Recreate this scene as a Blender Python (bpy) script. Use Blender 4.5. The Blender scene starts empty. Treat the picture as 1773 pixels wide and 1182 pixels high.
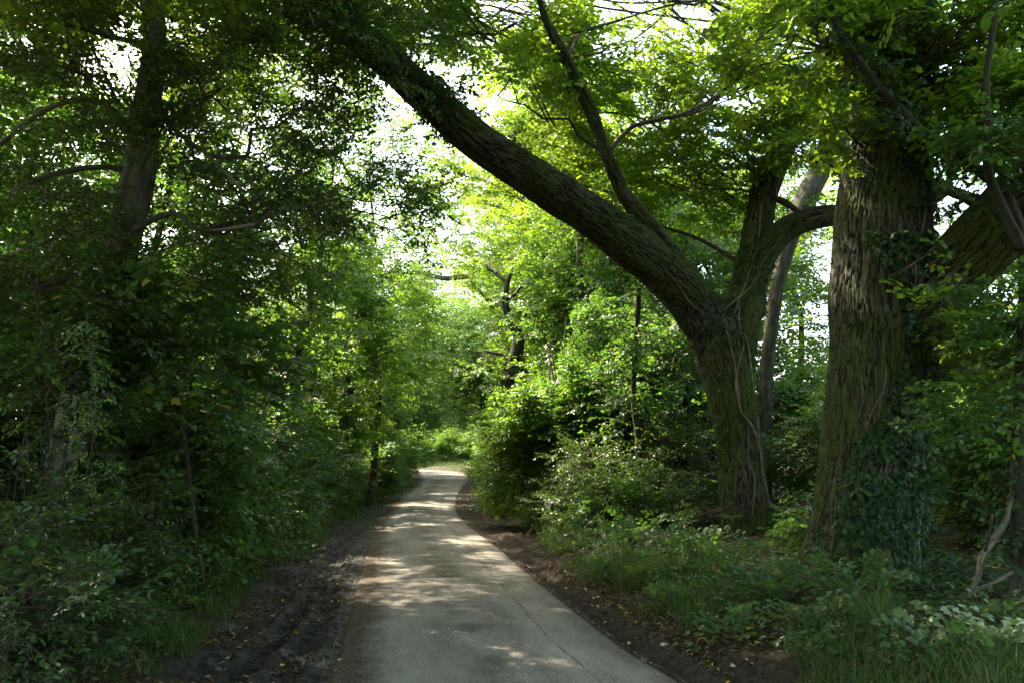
import bpy, math, random
import numpy as np
from math import radians, sin, cos, pi

# ------------------------------------------------------------------ camera, world, sun, exposure
S = bpy.context.scene
C = S.collection
F = 1400.0                      # focal length in photograph pixels
PITCH = math.atan((795 - 591) / F)
CAM = np.array([0.0, 0.0, 1.7])
cam = bpy.data.objects.new('camera', bpy.data.cameras.new('camera'))
cam.data.sensor_width = 36.0
cam.data.lens = F / 1773 * 36
cam.data.clip_end = 3000
cam.location = CAM
cam.rotation_euler = (pi / 2 + PITCH, 0, 0)
C.objects.link(cam)
S.camera = cam

SUN_EL, SUN_AZ = radians(50), radians(-50)        # azimuth measured from +Y (forward) to +X (right)
SUN = np.array([cos(SUN_EL) * sin(SUN_AZ), cos(SUN_EL) * cos(SUN_AZ), sin(SUN_EL)])
W = bpy.data.worlds.new('World')
S.world = W
W.use_nodes = True
nt = W.node_tree
bg = nt.nodes['Background']
sky = nt.nodes.new('ShaderNodeTexSky')
sky.sky_type = 'NISHITA'
sky.sun_disc = False
sky.sun_elevation = SUN_EL
sky.sun_rotation = SUN_AZ
sky.air_density = 1.0
sky.dust_density = 3.0
sky.ozone_density = 1.0
nt.links.new(sky.outputs[0], bg.inputs[0])
bg.inputs[1].default_value = 0.15
sl = bpy.data.lights.new('sun', 'SUN')
sl.energy = 3.0
sl.angle = radians(0.53)
sl.color = (1.0, 0.93, 0.82)
so = bpy.data.objects.new('sun', sl)
C.objects.link(so)
so.rotation_euler = (pi / 2 - SUN_EL, 0, -SUN_AZ + pi)
S.view_settings.view_transform = 'Standard'
S.view_settings.look = 'None'
S.view_settings.gamma = 1
S.view_settings.exposure = 3.2
S.view_settings.use_white_balance = True
S.view_settings.white_balance_temperature = 7350
S.view_settings.white_balance_tint = 9
cy = S.cycles
cy.use_denoising = True
cy.denoising_prefilter = 'NONE'
cy.max_bounces = 7
cy.diffuse_bounces = 5
cy.glossy_bounces = 2
cy.transmission_bounces = 5
cy.sample_clamp_indirect = 8
cy.use_light_tree = False

RNG = np.random.default_rng(7)
ct, st = cos(PITCH), sin(PITCH)


def P(px, py, Y):
    """the point seen at photograph pixel (px, py), Y metres in front of the camera"""
    u, v = (px - 886.5) / F, (591 - py) / F
    d = np.array([u, ct - v * st, st + v * ct])
    return CAM + d * (Y / d[1])


def proj(p):
    q = np.asarray(p) - CAM
    f = q[..., 1] * ct + q[..., 2] * st
    up = -q[..., 1] * st + q[..., 2] * ct
    f = np.where(np.abs(f) < 1e-4, 1e-4, f)
    return 886.5 + F * q[..., 0] / f, 591 - F * up / f, f


def XG(px, Y):
    return (px - 886.5) / F * Y * (ct + 0.02)


# ------------------------------------------------------------------ noise
def _h(i, j, k, s):
    n = (i * 374761393 + j * 668265263 + k * 1274126177 + s * 974711) & 0x7fffffff
    n = ((n ^ (n >> 13)) * 1103515245 + 12345) & 0x7fffffff
    n = ((n ^ (n >> 15)) * 747796405 + 2891336453) & 0x7fffffff
    return (n & 0xffff) / 65535.0


def vn(p, s=0):
    p = np.asarray(p, float)
    i = np.floor(p).astype(np.int64)
    f = p - i
    f = f * f * (3 - 2 * f)
    r = 0
    for a in (0, 1):
        for b in (0, 1):
            for c in (0, 1):
                w = (f[:, 0] if a else 1 - f[:, 0]) * (f[:, 1] if b else 1 - f[:, 1]) * (f[:, 2] if c else 1 - f[:, 2])
                r = r + w * _h(i[:, 0] + a, i[:, 1] + b, i[:, 2] + c, s)
    return r


def fbm(p, o=3, s=0):
    p = np.asarray(p, float)
    r, a, t = 0, 1.0, 0
    for k in range(o):
        r = r + a * vn(p * 2 ** k + 17.3 * k, s + k)
        t += a
        a *= .5
    return r / t


def ss(a, b, x):
    t = np.clip((x - a) / (b - a), 0, 1)
    return t * t * (3 - 2 * t)


# ------------------------------------------------------------------ materials
class NT:
    def __init__(self, name):
        self.m = bpy.data.materials.new(name)
        self.m.use_nodes = True
        self.t = self.m.node_tree
        self.t.nodes.clear()
        self.out = self.n('OutputMaterial')

    def n(self, kind, **kw):
        x = self.t.nodes.new('ShaderNode' + kind)
        for k, v in kw.items():
            setattr(x, k, v)
        return x

    def l(self, a, b):
        self.t.links.new(a, b)

    def noise(self, vec, scale, detail=4, rough=.55):
        x = self.n('TexNoise')
        x.inputs['Scale'].default_value = scale
        x.inputs['Detail'].default_value = detail
        x.inputs['Roughness'].default_value = rough
        if vec is not None:
            self.l(vec, x.inputs['Vector'])
        return x.outputs['Fac']

    def ramp(self, fac, stops):
        x = self.n('ValToRGB')
        e = x.color_ramp.elements
        while len(e) < len(stops):
            e.new(.5)
        for q, (p, c) in zip(e, stops):
            q.position = p
            q.color = (c[0], c[1], c[2], 1) if not isinstance(c, (int, float)) else (c, c, c, 1)
        self.l(fac, x.inputs[0])
        return x.outputs[0]

    def mix(self, fac, a, b):
        x = self.n('Mix', data_type='RGBA')
        for s, v in ((0, fac), (6, a), (7, b)):
            if isinstance(v, (tuple, list)):
                x.inputs[s].default_value = (v[0], v[1], v[2], 1)
            elif isinstance(v, (int, float)):
                x.inputs[s].default_value = v
            else:
                self.l(v, x.inputs[s])
        return x.outputs[2]

    def math(self, op, a, b=0.0):
        x = self.n('Math', operation=op)
        for s, v in ((0, a), (1, b)):
            if isinstance(v, (int, float)):
                x.inputs[s].default_value = v
            else:
                self.l(v, x.inputs[s])
        return x.outputs[0]

    def attr(self, name):
        x = self.n('Attribute', attribute_name=name)
        return x

    def bump(self, h, strength, dist):
        x = self.n('Bump')
        x.inputs['Strength'].default_value = strength
        x.inputs['Distance'].default_value = dist
        self.l(h, x.inputs['Height'])
        return x.outputs[0]

    def prin(self, col, rough=.8, spec=.3, normal=None):
        b = self.n('BsdfPrincipled')
        if isinstance(col, tuple):
            b.inputs['Base Color'].default_value = (*col, 1)
        else:
            self.l(col, b.inputs['Base Color'])
        if isinstance(rough, (int, float)):
            b.inputs['Roughness'].default_value = rough
        else:
            self.l(rough, b.inputs['Roughness'])
        b.inputs['Specular IOR Level'].default_value = spec
        if normal is not None:
            self.l(normal, b.inputs['Normal'])
        return b.outputs[0]

    def done(self, sh):
        self.l(sh, self.out.inputs[0])
        return self.m


def leaf_mat(name, cols, trans, tfac=.42, rough=.42, spec=.5, rare=None):
    """var attribute 0..1 picks the leaf's own colour; light passes through the blade"""
    k = NT(name)
    v = k.attr('var').outputs['Fac']
    n = len(cols)
    stops = [(i / (n - 1) * (.97 if rare else 1), c) for i, c in enumerate(cols)]
    if rare:
        stops.append((.988, rare))
    col = k.ramp(v, stops)
    tstops = [(0, [c * .8 for c in trans]), (.97, [c * 1.15 for c in trans])]
    if rare:
        tstops.append((.988, [c * 1.6 for c in rare]))
    tc = k.ramp(v, tstops)
    a = k.prin(col, rough, spec)
    t = k.n('BsdfTranslucent')
    k.l(tc, t.inputs['Color'])
    m = k.n('MixShader')
    m.inputs[0].default_value = tfac
    k.l(a, m.inputs[1])
    k.l(t.outputs[0], m.inputs[2])
    return k.done(m.outputs[0])


YEL = (.42, .26, .02)
M = {}
M['holly'] = leaf_mat('small_glossy_leaf', [(.018, .042, .014), (.032, .07, .02), (.05, .09, .026)], (.12, .24, .02), .36, .36, .45, YEL)
M['hedge'] = leaf_mat('hedge_leaf', [(.03, .075, .018), (.05, .11, .026), (.075, .14, .035)], (.13, .28, .03), .38, .42, .45, (.25, .24, .03))
M['oak'] = leaf_mat('oak_leaf', [(.04, .09, .016), (.06, .125, .02), (.09, .16, .026)], (.27, .43, .03), .48, .45, .4)
M['lime'] = leaf_mat('lime_green_leaf', [(.05, .12, .025), (.075, .155, .03), (.11, .19, .04)], (.20, .36, .03), .43, .45, .4)
M['ivy'] = leaf_mat('ivy_leaf', [(.012, .032, .012), (.026, .06, .02), (.055, .095, .032)], (.07, .15, .02), .25, .5, .2, (.16, .12, .03))
M['bramble'] = leaf_mat('bramble_leaf', [(.03, .075, .025), (.05, .105, .035), (.08, .14, .055)], (.12, .25, .04), .36, .42, .45, (.3, .2, .03))
M['grass'] = leaf_mat('grass_blade', [(.03, .07, .015), (.05, .10, .02), (.11, .12, .04)], (.09, .19, .02), .3, .55, .3, (.30, .24, .10))
M['pale'] = leaf_mat('pale_leaf', [(.16, .24, .14), (.24, .32, .2), (.3, .36, .26)], (.16, .3, .08), .3, .45, .4)
M['dead'] = leaf_mat('fallen_leaf_litter', [(.05, .032, .018), (.11, .07, .035), (.22, .16, .08)], (.1, .07, .03), .15, .7, .2, (.5, .38, .06))
M['yellow'] = leaf_mat('yellow_fallen_leaf', [(.40, .26, .02), (.5, .36, .05), (.46, .40, .16)], (.4, .3, .05), .15, .6, .25)
M['cream'] = leaf_mat('cream_fallen_leaf', [(.36, .29, .15), (.5, .43, .24), (.44, .42, .2)], (.3, .25, .1), .15, .65, .25)


def twig_mat():
    k = NT('twig')
    c = k.n('TexCoord')
    f = k.noise(c.outputs['Object'], 9, 3)
    return k.done(k.prin(k.ramp(f, [(.3, (.03, .022, .015)), (.7, (.09, .07, .05))]), .85, .2))


M['twig'] = twig_mat()


def bark_mat(name, dark, mid, light, moss=.5, mosscol=(.045, .065, .012), furrow=14.0, bd=.012, stretch=.16):
    k = NT(name)
    b = k.attr('bark').outputs['Vector']
    mp = k.n('Mapping')
    mp.inputs['Scale'].default_value = (1, 1, stretch)
    k.l(b, mp.inputs['Vector'])
    f1 = k.noise(mp.outputs[0], furrow, 5, .62)
    f2 = k.noise(mp.outputs[0], furrow * 3.1, 4, .6)
    f3 = k.noise(b, 1.1, 4, .6)
    crack = k.ramp(k.math('MULTIPLY', k.math('ABSOLUTE', k.math('SUBTRACT', f1, .5)), 2.0), [(.0, 0.0), (.10, .45), (.32, 1.0)])
    h = k.math('ADD', k.math('MULTIPLY', crack, .5), k.math('ADD', k.math('MULTIPLY', f1, .2), k.math('MULTIPLY', f2, .3)))
    cav = k.attr('cav').outputs['Fac']
    col = k.ramp(k.math('ADD', k.math('MULTIPLY', h, .75), k.math('MULTIPLY', cav, .25)), [(.36, dark), (.55, mid), (.74, light)])
    mfac = k.math('MULTIPLY', k.ramp(k.math('ADD', f3, k.math('MULTIPLY', f2, .25)), [(.60 - .2 * moss, 0.0), (.78 - .2 * moss, 1.0)]), min(1, moss * 1.3))
    m2 = k.math('MULTIPLY', mfac, k.ramp(cav, [(.2, .25), (.7, 1.0)]))
    mc = k.mix(f2, tuple(c * .55 for c in mosscol), tuple(c * 1.5 for c in mosscol))
    col = k.mix(m2, col, mc)
    return k.done(k.prin(col, .9, .2, k.bump(h, .9, bd)))


M['oakbark'] = bark_mat('furrowed_oak_bark', (.014, .011, .008), (.055, .049, .037), (.118, .106, .083), .62, furrow=24, bd=.02)
M['mossbark'] = bark_mat('mossy_oak_bark', (.014, .012, .008), (.055, .047, .032), (.12, .104, .074), .75, (.05, .068, .012), furrow=24, bd=.02)
M['smoothbark'] = bark_mat('smooth_grey_bark', (.07, .06, .045), (.13, .115, .09), (.19, .17, .14), .35, furrow=5, bd=.006)
M['darkbark'] = bark_mat('dark_smooth_bark', (.02, .017, .013), (.045, .038, .03), (.085, .075, .06), .5, (.03, .045, .012), furrow=5, bd=.006)
M['midbark'] = bark_mat('mid_grey_bark', (.035, .03, .023), (.075, .065, .05), (.125, .11, .087), .45, (.03, .045, .012), furrow=6, bd=.006)
M['palebark'] = bark_mat('pale_grey_bark', (.10, .095, .075), (.2, .185, .15), (.3, .28, .24), .3, furrow=7, bd=.006)
M['vine'] = bark_mat('ivy_stem_bark', (.08, .065, .045), (.16, .135, .10), (.25, .22, .17), .1, furrow=22, bd=.004)
M['deadwood'] = bark_mat('dead_wood', (.035, .03, .02), (.08, .066, .048), (.14, .12, .09), .3, furrow=18, bd=.005)


# ------------------------------------------------------------------ mesh building
def newmesh(name, V, T, mats, mi=None, var=None, extra=None, smooth=False, quads=False):
    me = bpy.data.meshes.new(name)
    V = np.ascontiguousarray(V, np.float32)
    T = np.ascontiguousarray(T, np.int32)
    k = T.shape[1]
    me.vertices.add(len(V))
    me.vertices.foreach_set('co', V.ravel())
    me.loops.add(T.size)
    me.loops.foreach_set('vertex_index', T.ravel())
    me.polygons.add(len(T))
    me.polygons.foreach_set('loop_start', np.arange(0, T.size, k, dtype=np.int32))
    for m in mats:
        me.materials.append(m)
    if mi is not None:
        me.polygons.foreach_set('material_index', np.ascontiguousarray(mi, np.int32))
    if smooth is True:
        me.polygons.foreach_set('use_smooth', np.ones(len(T), bool))
    elif smooth is not False:
        me.polygons.foreach_set('use_smooth', np.ascontiguousarray(smooth, bool))
    if var is not None:
        a = me.attributes.new('var', 'FLOAT', 'POINT')
        a.data.foreach_set('value', np.ascontiguousarray(var, np.float32))
    for nm, arr in (extra or {}).items():
        if arr.ndim == 1:
            a = me.attributes.new(nm, 'FLOAT', 'POINT')
            a.data.foreach_set('value', np.ascontiguousarray(arr, np.float32))
        else:
            a = me.attributes.new(nm, 'FLOAT_VECTOR', 'POINT')
            a.data.foreach_set('vector', np.ascontiguousarray(arr, np.float32).ravel())
    me.update(calc_edges=True)
    return me


def link(name, me, parent=None, loc=None):
    o = bpy.data.objects.new(name, me)
    C.objects.link(o)
    if parent is not None:
        o.parent = parent
    if loc is not None:
        o.location = loc
    return o


def tag(o, label=None, cat=None, group=None, kind=None):
    if label:
        n = len(label.split())
        assert 4 <= n <= 16, label
        o['label'] = label
    if cat:
        o['category'] = cat
    if group:
        o['group'] = group
    if kind:
        o['kind'] = kind
    return o


def thing(name, loc, label, cat, group=None):
    o = bpy.data.objects.new(name, None)
    o.empty_display_size = .2
    C.objects.link(o)
    o.location = loc
    return tag(o, label, cat, group)


def smooth_path(pts, rad, step):
    pts = np.asarray(pts, float)
    rad = np.asarray(rad, float)
    n = len(pts)
    e = np.vstack([2 * pts[0] - pts[1], pts, 2 * pts[-1] - pts[-2]])
    er = np.concatenate([[rad[0]], rad, [rad[-1]]])
    o, r = [], []
    for i in range(n - 1):
        a, b, c, d = e[i:i + 4]
        L = np.linalg.norm(c - b)
        m = max(1, int(L / step))
        t = np.arange(m)[:, None] / m
        o.append(.5 * (2 * b + (c - a) * t + (2 * a - 5 * b + 4 * c - d) * t ** 2 + (3 * b - a - 3 * c + d) * t ** 3))
        t = t[:, 0]
        w = t * t * (3 - 2 * t)
        r.append(er[i + 1] * (1 - w) + er[i + 2] * w)
    o.append(pts[-1:])
    r.append(rad[-1:])
    return np.vstack(o), np.concatenate(r)


def frames(p):
    t = np.gradient(p, axis=0)
    t /= np.linalg.norm(t, axis=1)[:, None] + 1e-9
    u = np.zeros_like(t)
    a = np.cross(t[0], [0.0, 1.0, 0.0]) if abs(t[0][1]) < .9 else np.cross(t[0], [1.0, 0, 0])
    a /= np.linalg.norm(a)
    for i in range(len(p)):
        a = a - t[i] * np.dot(a, t[i])
        a /= np.linalg.norm(a) + 1e-9
        u[i] = a
    return t, u, np.cross(t, u)


def tube(pts, rad, n=6, step=.3, cap=True):
    """tri mesh of a tapering limb: V, T, bark coords"""
    p, r = smooth_path(pts, rad, step)
    t, u, w = frames(p)
    s = np.concatenate([[0], np.cumsum(np.linalg.norm(np.diff(p, axis=0), axis=1))])
    th = np.arange(n) * 2 * pi / n
    V = p[:, None] + r[:, None, None] * (np.cos(th)[None, :, None] * u[:, None] + np.sin(th)[None, :, None] * w[:, None])
    bk = np.stack([np.cos(th)[None] * r[:, None], np.sin(th)[None] * r[:, None], np.repeat(s[:, None], n, 1)], -1)
    V, bk = V.reshape(-1, 3), bk.reshape(-1, 3)
    m = len(p)
    i = np.arange(m - 1)[:, None] * n
    j = np.arange(n)[None]
    k = (j + 1) % n
    T = np.concatenate([np.stack([i + j, i + k, i + n + k], -1).reshape(-1, 3), np.stack([i + j, i + n + k, i + n + j], -1).reshape(-1, 3)])
    if cap:
        V = np.vstack([V, p[-1] + t[-1] * r[-1] * .6, p[0]])
        bk = np.vstack([bk, [0, 0, s[-1]], [0, 0, 0]])
        b = (m - 1) * n
        a = np.arange(n)
        q = (a + 1) % n
        T = np.vstack([T, np.stack([b + a, b + q, np.full(n, m * n)], -1), np.stack([q, a, np.full(n, m * n + 1)], -1)])
    return V, T, bk


def bark_disp(bk, R, amp, cell=.055, seed=0):
    """height of the furrowed bark over ring coords"""
    q = bk.copy()
    rr = np.linalg.norm(q[:, :2], axis=1) + 1e-6
    d = q[:, :2] / rr[:, None]
    a = np.concatenate([d * (R / cell)[:, None], (q[:, 2:] / (cell * 8))], 1)
    a = a + .7 * (vn(a * .45 + 3.1, seed + 5)[:, None] - .5)
    n1 = vn(a, seed)
    n2 = vn(a * 2.1 + 9.7, seed + 1)
    ridge = 1 - np.abs(2 * (.68 * n1 + .32 * n2) - 1)
    ridge = 1 - ridge ** 1.5
    h = ss(.03, .3, ridge)
    big = fbm(np.concatenate([d * R[:, None] * 3.0, q[:, 2:] * .9], 1), 3, seed + 8)
    return h, (h - .6) * amp * (.75 + .5 * vn(np.concatenate([d * R[:, None] * 2.2, q[:, 2:] * .8], 1), seed + 12)) + (big - .5) * amp * 4.2


def bark_tube(pts, rad, n, step, amp, cell=.055, seed=0):
    V, T, bk = tube(pts, rad, n, step)
    p, r = smooth_path(pts, rad, step)
    m = len(p)
    R = np.repeat(r, n)
    h, d = bark_disp(bk[:m * n], R, amp, cell, seed)
    ctr = np.repeat(p, n, 0)
    o = V[:m * n] - ctr
    o /= np.linalg.norm(o, axis=1)[:, None] + 1e-9
    V[:m * n] += o * d[:, None]
    cav = np.concatenate([h, [.6, .6]])
    return V, T, bk, cav


def fused_tree(limbs, voxel, amp, cell, seed, flare=None):
    """limbs: list of (pts, radii); one continuous skin over all, furrowed along each limb's own axis, then cut into a mesh per limb"""
    Vs, Ts, off = [], [], 0
    P_, R_, L_, S_, U_, W_, T_ = [], [], [], [], [], [], []
    for li, (pts, rad) in enumerate(limbs):
        V, T, _ = tube(pts, rad, 40, .12)
        Vs.append(V)
        Ts.append(T + off)
        off += len(V)
        p, r = smooth_path(pts, rad, .06)
        t, u, w = frames(p)
        s = np.concatenate([[0], np.cumsum(np.linalg.norm(np.diff(p, axis=0), axis=1))]) + li * 3.7
        P_.append(p); R_.append(r); L_.append(np.full(len(p), li)); S_.append(s); U_.append(u); W_.append(w); T_.append(t)
    V, T = np.vstack(Vs), np.vstack(Ts)
    me = newmesh('tmp', V, T, [])
    ob = link('tmp', me)
    md = ob.modifiers.new('r', 'REMESH')
    md.mode = 'VOXEL'
    md.voxel_size = voxel
    sm = ob.modifiers.new('s', 'SMOOTH')
    sm.iterations = 12
    dg = bpy.context.evaluated_depsgraph_get()
    ev = ob.evaluated_get(dg)
    m2 = bpy.data.meshes.new_from_object(ev)
    nv = len(m2.vertices)
    co = np.empty(nv * 3, np.float32)
    m2.vertices.foreach_get('co', co)
    co = co.reshape(-1, 3).astype(float)
    no = np.empty(nv * 3, np.float32)
    m2.vertices.foreach_get('normal', no)
    no = no.reshape(-1, 3).astype(float)
    nl = len(m2.loops)
    li_ = np.empty(nl, np.int32)
    m2.loops.foreach_get('vertex_index', li_)
    Q = li_.reshape(-1, 4)
    bpy.data.objects.remove(ob)
    bpy.data.meshes.remove(m2)
    bpy.data.meshes.remove(me)
    P_ = np.vstack(P_); R_ = np.concatenate(R_); L_ = np.concatenate(L_); S_ = np.concatenate(S_); U_ = np.vstack(U_); W_ = np.vstack(W_); T_ = np.vstack(T_)
    idx = np.empty(nv, int)
    for a in range(0, nv, 4000):
        D = np.linalg.norm(co[a:a + 4000, None] - P_[None], axis=2) / (R_[None] + .02)
        idx[a:a + 4000] = D.argmin(1)
    rel = co - P_[idx]
    x, y, z = (rel * U_[idx]).sum(1), (rel * W_[idx]).sum(1), (rel * T_[idx]).sum(1)
    rr = np.sqrt(x * x + y * y) + 1e-6
    R = R_[idx]
    bk = np.stack([x / rr * R, y / rr * R, S_[idx] + z], 1)
    h, d = bark_disp(bk, R, amp, cell, seed)
    co = co + no * d[:, None]
    out = []
    ql = L_[idx[Q]]
    ql = np.sort(ql, 1)[:, 1]
    for k in range(len(limbs)):
        q = Q[ql == k]
        used, inv = np.unique(q, return_inverse=True)
        out.append((co[used], inv.reshape(-1, 4), bk[used], h[used], no[used]))
    return out


# ------------------------------------------------------------------ leaves and sprays
def leafshape(kind):
    if kind == 'oval':
        V = [(0, 0, 0), (.34, .23, .05), (.72, .18, .03), (1, 0, -.06), (.72, -.18, .03), (.34, -.23, .05)]
        T = [(0, 5, 4), (0, 4, 3), (0, 3, 2), (0, 2, 1)]
    elif kind == 'round':
        V = [(0, 0, 0), (.14, .26, .05), (.48, .42, .07), (.8, .28, .03), (1.02, 0, -.08), (.8, -.28, .03), (.48, -.42, .07), (.14, -.26, .05)]
        T = [(0, i + 1, i) for i in range(1, 7)]
    elif kind == 'oak':
        h = [(.12, .05), (.28, .2), (.36, .11), (.52, .3), (.6, .16), (.78, .24), (.86, .12)]
        V = [(0, 0, 0)] + [(a, b, b * .2) for a, b in h] + [(1, 0, -.06)] + [(a, -b, b * .2) for a, b in h[::-1]]
        T = []
        m = [(a, 0, 0) for a in (.3, .56, .8)]
        V += m
        n = 16
        seq = [(0, 1, 16), (1, 2, 16), (2, 3, 16), (3, 17, 16), (3, 4, 17), (4, 5, 17), (5, 18, 17), (5, 6, 18), (6, 7, 18), (7, 8, 18)]
        T = seq + [((16 - a) % 16 if a < 16 else a, c if c > 15 else 16 - c, b if b > 15 else 16 - b) for a, b, c in seq]
    elif kind == 'lobed':
        o = [(.02, .3), (.12, .18), (.42, .52), (.44, .26), (.62, .2), (.98, 0)]
        V = [(0, 0, 0)] + [(a, b, b * .12) for a, b in o] + [(a, -b, b * .12) for a, b in o[-2::-1]]
        T = [(0, i + 1, i) for i in range(1, len(V) - 1)]
    elif kind == 'ivy':
        o = [(-.16, .2), (.08, .46), (.24, .27), (.5, .4), (.6, .19), (1, 0)]
        V = [(0, 0, 0)] + [(a, b, -abs(b) * .15) for a, b in o] + [(a, -b, -abs(b) * .15) for a, b in o[-2::-1]]
        T = [(0, i + 1, i) for i in range(1, len(V) - 1)]
    else:
        V = [(0, 0, 0), (.45, .27, .05), (1, 0, -.04), (.45, -.27, .05)]
        T = [(0, 2, 1), (0, 3, 2)]
    return np.array(V, float), np.array(T, int)


class Acc:
    def __init__(self):
        self.V, self.T, self.M, self.A, self.B, self.n = [], [], [], [], [], 0

    def add(self, V, T, mi=0, var=0.0, bk=None):
        self.V.append(V)
        self.T.append(T + self.n)
        self.M.append(np.full(len(T), mi) if np.isscalar(mi) else mi)
        self.A.append(np.full(len(V), var) if np.isscalar(var) else var)
        self.n += len(V)

    def arrays(self):
        return np.vstack(self.V), np.vstack(self.T), np.concatenate(self.M), np.concatenate(self.A)

    def mesh(self, name, mats, base=(0, 0, 0)):
        V, T, Mi, A = self.arrays()
        return newmesh(name, V - np.asarray(base, float), T, mats, Mi, A, smooth=(Mi == 1))


def unit(v):
    v = np.asarray(v, float)
    return v / (np.linalg.norm(v) + 1e-9)


def put_leaf(acc, shape, pos, d, nrm, size, var):
    V, T = shape
    d = unit(d)
    nrm = unit(np.asarray(nrm) - d * np.dot(nrm, d))
    s = np.cross(nrm, d)
    acc.add(pos + size * (V[:, :1] * d + V[:, 1:2] * s + V[:, 2:] * nrm), T, 0, var)


def strip(acc, a, b, r0, r1, mi=1):
    d = unit(b - a)
    u = unit(np.cross(d, [.3, .5, .81]))
    w = np.cross(d, u)
    V = []
    for p, r in ((a, r0), (b, r1)):
        for t in (0, 2.094, 4.189):
            V.append(p + r * (cos(t) * u + sin(t) * w))
    T = []
    for i in range(3):
        j = (i + 1) % 3
        T += [(i, j, 3 + j), (i, 3 + j, 3 + i)]
    acc.add(np.array(V), np.array(T), mi, .5)


def make_spray(kind, L, leaf, nleaf, seed, sides=4, flat=.35, droop=.18, ang=.9):
    r = np.random.default_rng(seed)
    sh = leafshape(kind)
    acc = Acc()

    def twig(p0, d, ln, n, dr):
        k = 1 if kind == 'diamond' else 3
        prev = p0
        pts = [p0]
        for i in range(k):
            d2 = unit(d + np.array([0, 0, -dr * (i / k) * 1.6]) + r.normal(0, .07, 3))
            q = prev + d2 * ln / k
            strip(acc, prev, q, .0032 * (1 - i / k * .6), .0032 * (1 - (i + 1) / k * .6))
            pts.append(q)
            prev = q
        pts = np.array(pts)
        for i in range(n):
            t = .12 + .88 * (i + r.uniform(.2, .8)) / n
            f = t * k
            a = min(int(f), k - 1)
            p = pts[a] + (pts[a + 1] - pts[a]) * (f - a)
            dd = unit(pts[a + 1] - pts[a])
            side = np.cross([0, 0, 1], dd) * (1 if i % 2 else -1)
            aa = ang * r.uniform(.7, 1.3) * (1 - .5 * (t > .93))
            ld = dd * cos(aa) + side * sin(aa) + np.array([0, 0, r.normal(-.22, .25)])
            nm = np.array([0, 0, 1]) + r.normal(0, flat, 3)
            put_leaf(acc, sh, p, ld, nm, leaf * r.uniform(.65, 1.2), r.uniform(0, 1))
        return pts

    main = twig(np.zeros(3), np.array([1.0, 0, .1]), L, max(3, nleaf // (sides + 1) + 2), droop)
    for s in range(sides):
        f = .15 + .75 * s / sides
        p = main[0] + (main[-1] - main[0]) * f
        y = (1 if s % 2 else -1) * r.uniform(.5, 1.0)
        twig(p, unit([.9, y, r.normal(0, .12)]), L * (.62 - .3 * f) * r.uniform(.8, 1.2), max(2, nleaf // (sides + 1)), droop)
    return acc.arrays()


def make_pinnate(L, leaf, n, seed):
    """a drooping rachis of paired leaflets"""
    r = np.random.default_rng(seed)
    sh = leafshape('oval')
    acc = Acc()
    for q in range(4):
        a = r.uniform(-.8, .8)
        p0 = np.array([q * L * .22, 0, 0.0])
        d = unit([cos(a), sin(a), -.25])
        ln = L * r.uniform(.45, .6)
        strip(acc, np.array([0, 0, 0.0]) if q == 0 else np.array([(q - 1) * L * .22, 0, 0]), p0 + 1e-3, .004, .003)
        e = p0 + d * ln + np.array([0, 0, -.12 * ln])
        strip(acc, p0, e, .002, .001)
        v = r.uniform(.1, .95)
        for i in range(n):
            t = .25 + .7 * i / n
            p = p0 + (e - p0) * t
            for sgn in (-1, 1):
                side = np.cross([0, 0, 1], d) * sgn
                put_leaf(acc, sh, p, d * .55 + side + [0, 0, -.25], np.array([0, 0, 1]) + r.normal(0, .2, 3), leaf * r.uniform(.8, 1.1), v)
        put_leaf(acc, sh, e, d, [0, 0, 1], leaf, v)
    return acc.arrays()


def make_bramble(L, leaf, seed):
    r = np.random.default_rng(seed)
    sh = leafshape('round')
    acc = Acc()
    prev = np.zeros(3)
    d = unit([.7, 0, 1.0])
    k = 9
    for i in range(k):
        d = unit(d + np.array([.12, r.normal(0, .12), -.26]))
        q = prev + d * L / k
        strip(acc, prev, q, .004, .0035)
        sgn = 1 if i % 2 else -1
        side = np.cross([0, 0, 1], d) * sgn
        e = q + unit(side + d * .3 + [0, 0, .25]) * leaf * 1.1
        strip(acc, q, e, .0018, .0012)
        v = r.uniform(0, 1)
        f = unit(e - q)
        g = np.cross([0, 0, 1], f)
        nm = np.array([0, 0, 1]) + r.normal(0, .25, 3)
        for a in (-1.25, 0, 1.25):
            put_leaf(acc, sh, e, f * cos(a) + g * sin(a) + [0, 0, -.2], nm, leaf * r.uniform(.8, 1.15) * (1.1 if a == 0 else .9), np.clip(v + r.normal(0, .06), 0, 1))
        prev = q
    return acc.arrays()


TP = {
    'holly': [make_spray('oval', .48, .062, 30, 10 + i, 4, .5, .22) for i in range(6)],
    'hedge': [make_spray('oval', .5, .075, 26, 20 + i, 4, .4, .15) for i in range(6)],
    'hazel': [make_spray('round', .55, .082, 20, 30 + i, 3, .32, .2) for i in range(6)],
    'oak': [make_spray('oak', .5, .105, 20, 40 + i, 3, .42, .12) for i in range(5)],
    'maple': [make_spray('lobed', .5, .095, 18, 50 + i, 3, .35, .2) for i in range(5)],
    'far': [make_spray('diamond', .75, .11, 30, 60 + i, 4, .5, .15) for i in range(6)],
    'pinnate': [make_pinnate(.6, .07, 5, 70 + i) for i in range(4)],
    'bramble': [make_bramble(.8, .07, 80 + i) for i in range(5)],
    'ivyspray': [make_spray('ivy', .35, .062, 18, 90 + i, 2, .5, .3) for i in range(4)],
}

BEAMS = []      # (point, radius): openings in the canopy along the sun's direction
GAPS = []       # (px, py, rx, ry, min depth): openings towards the sky
GUARD = []      # (polyline px, half width px, depth): keep foliage from hiding the big limbs


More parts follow.
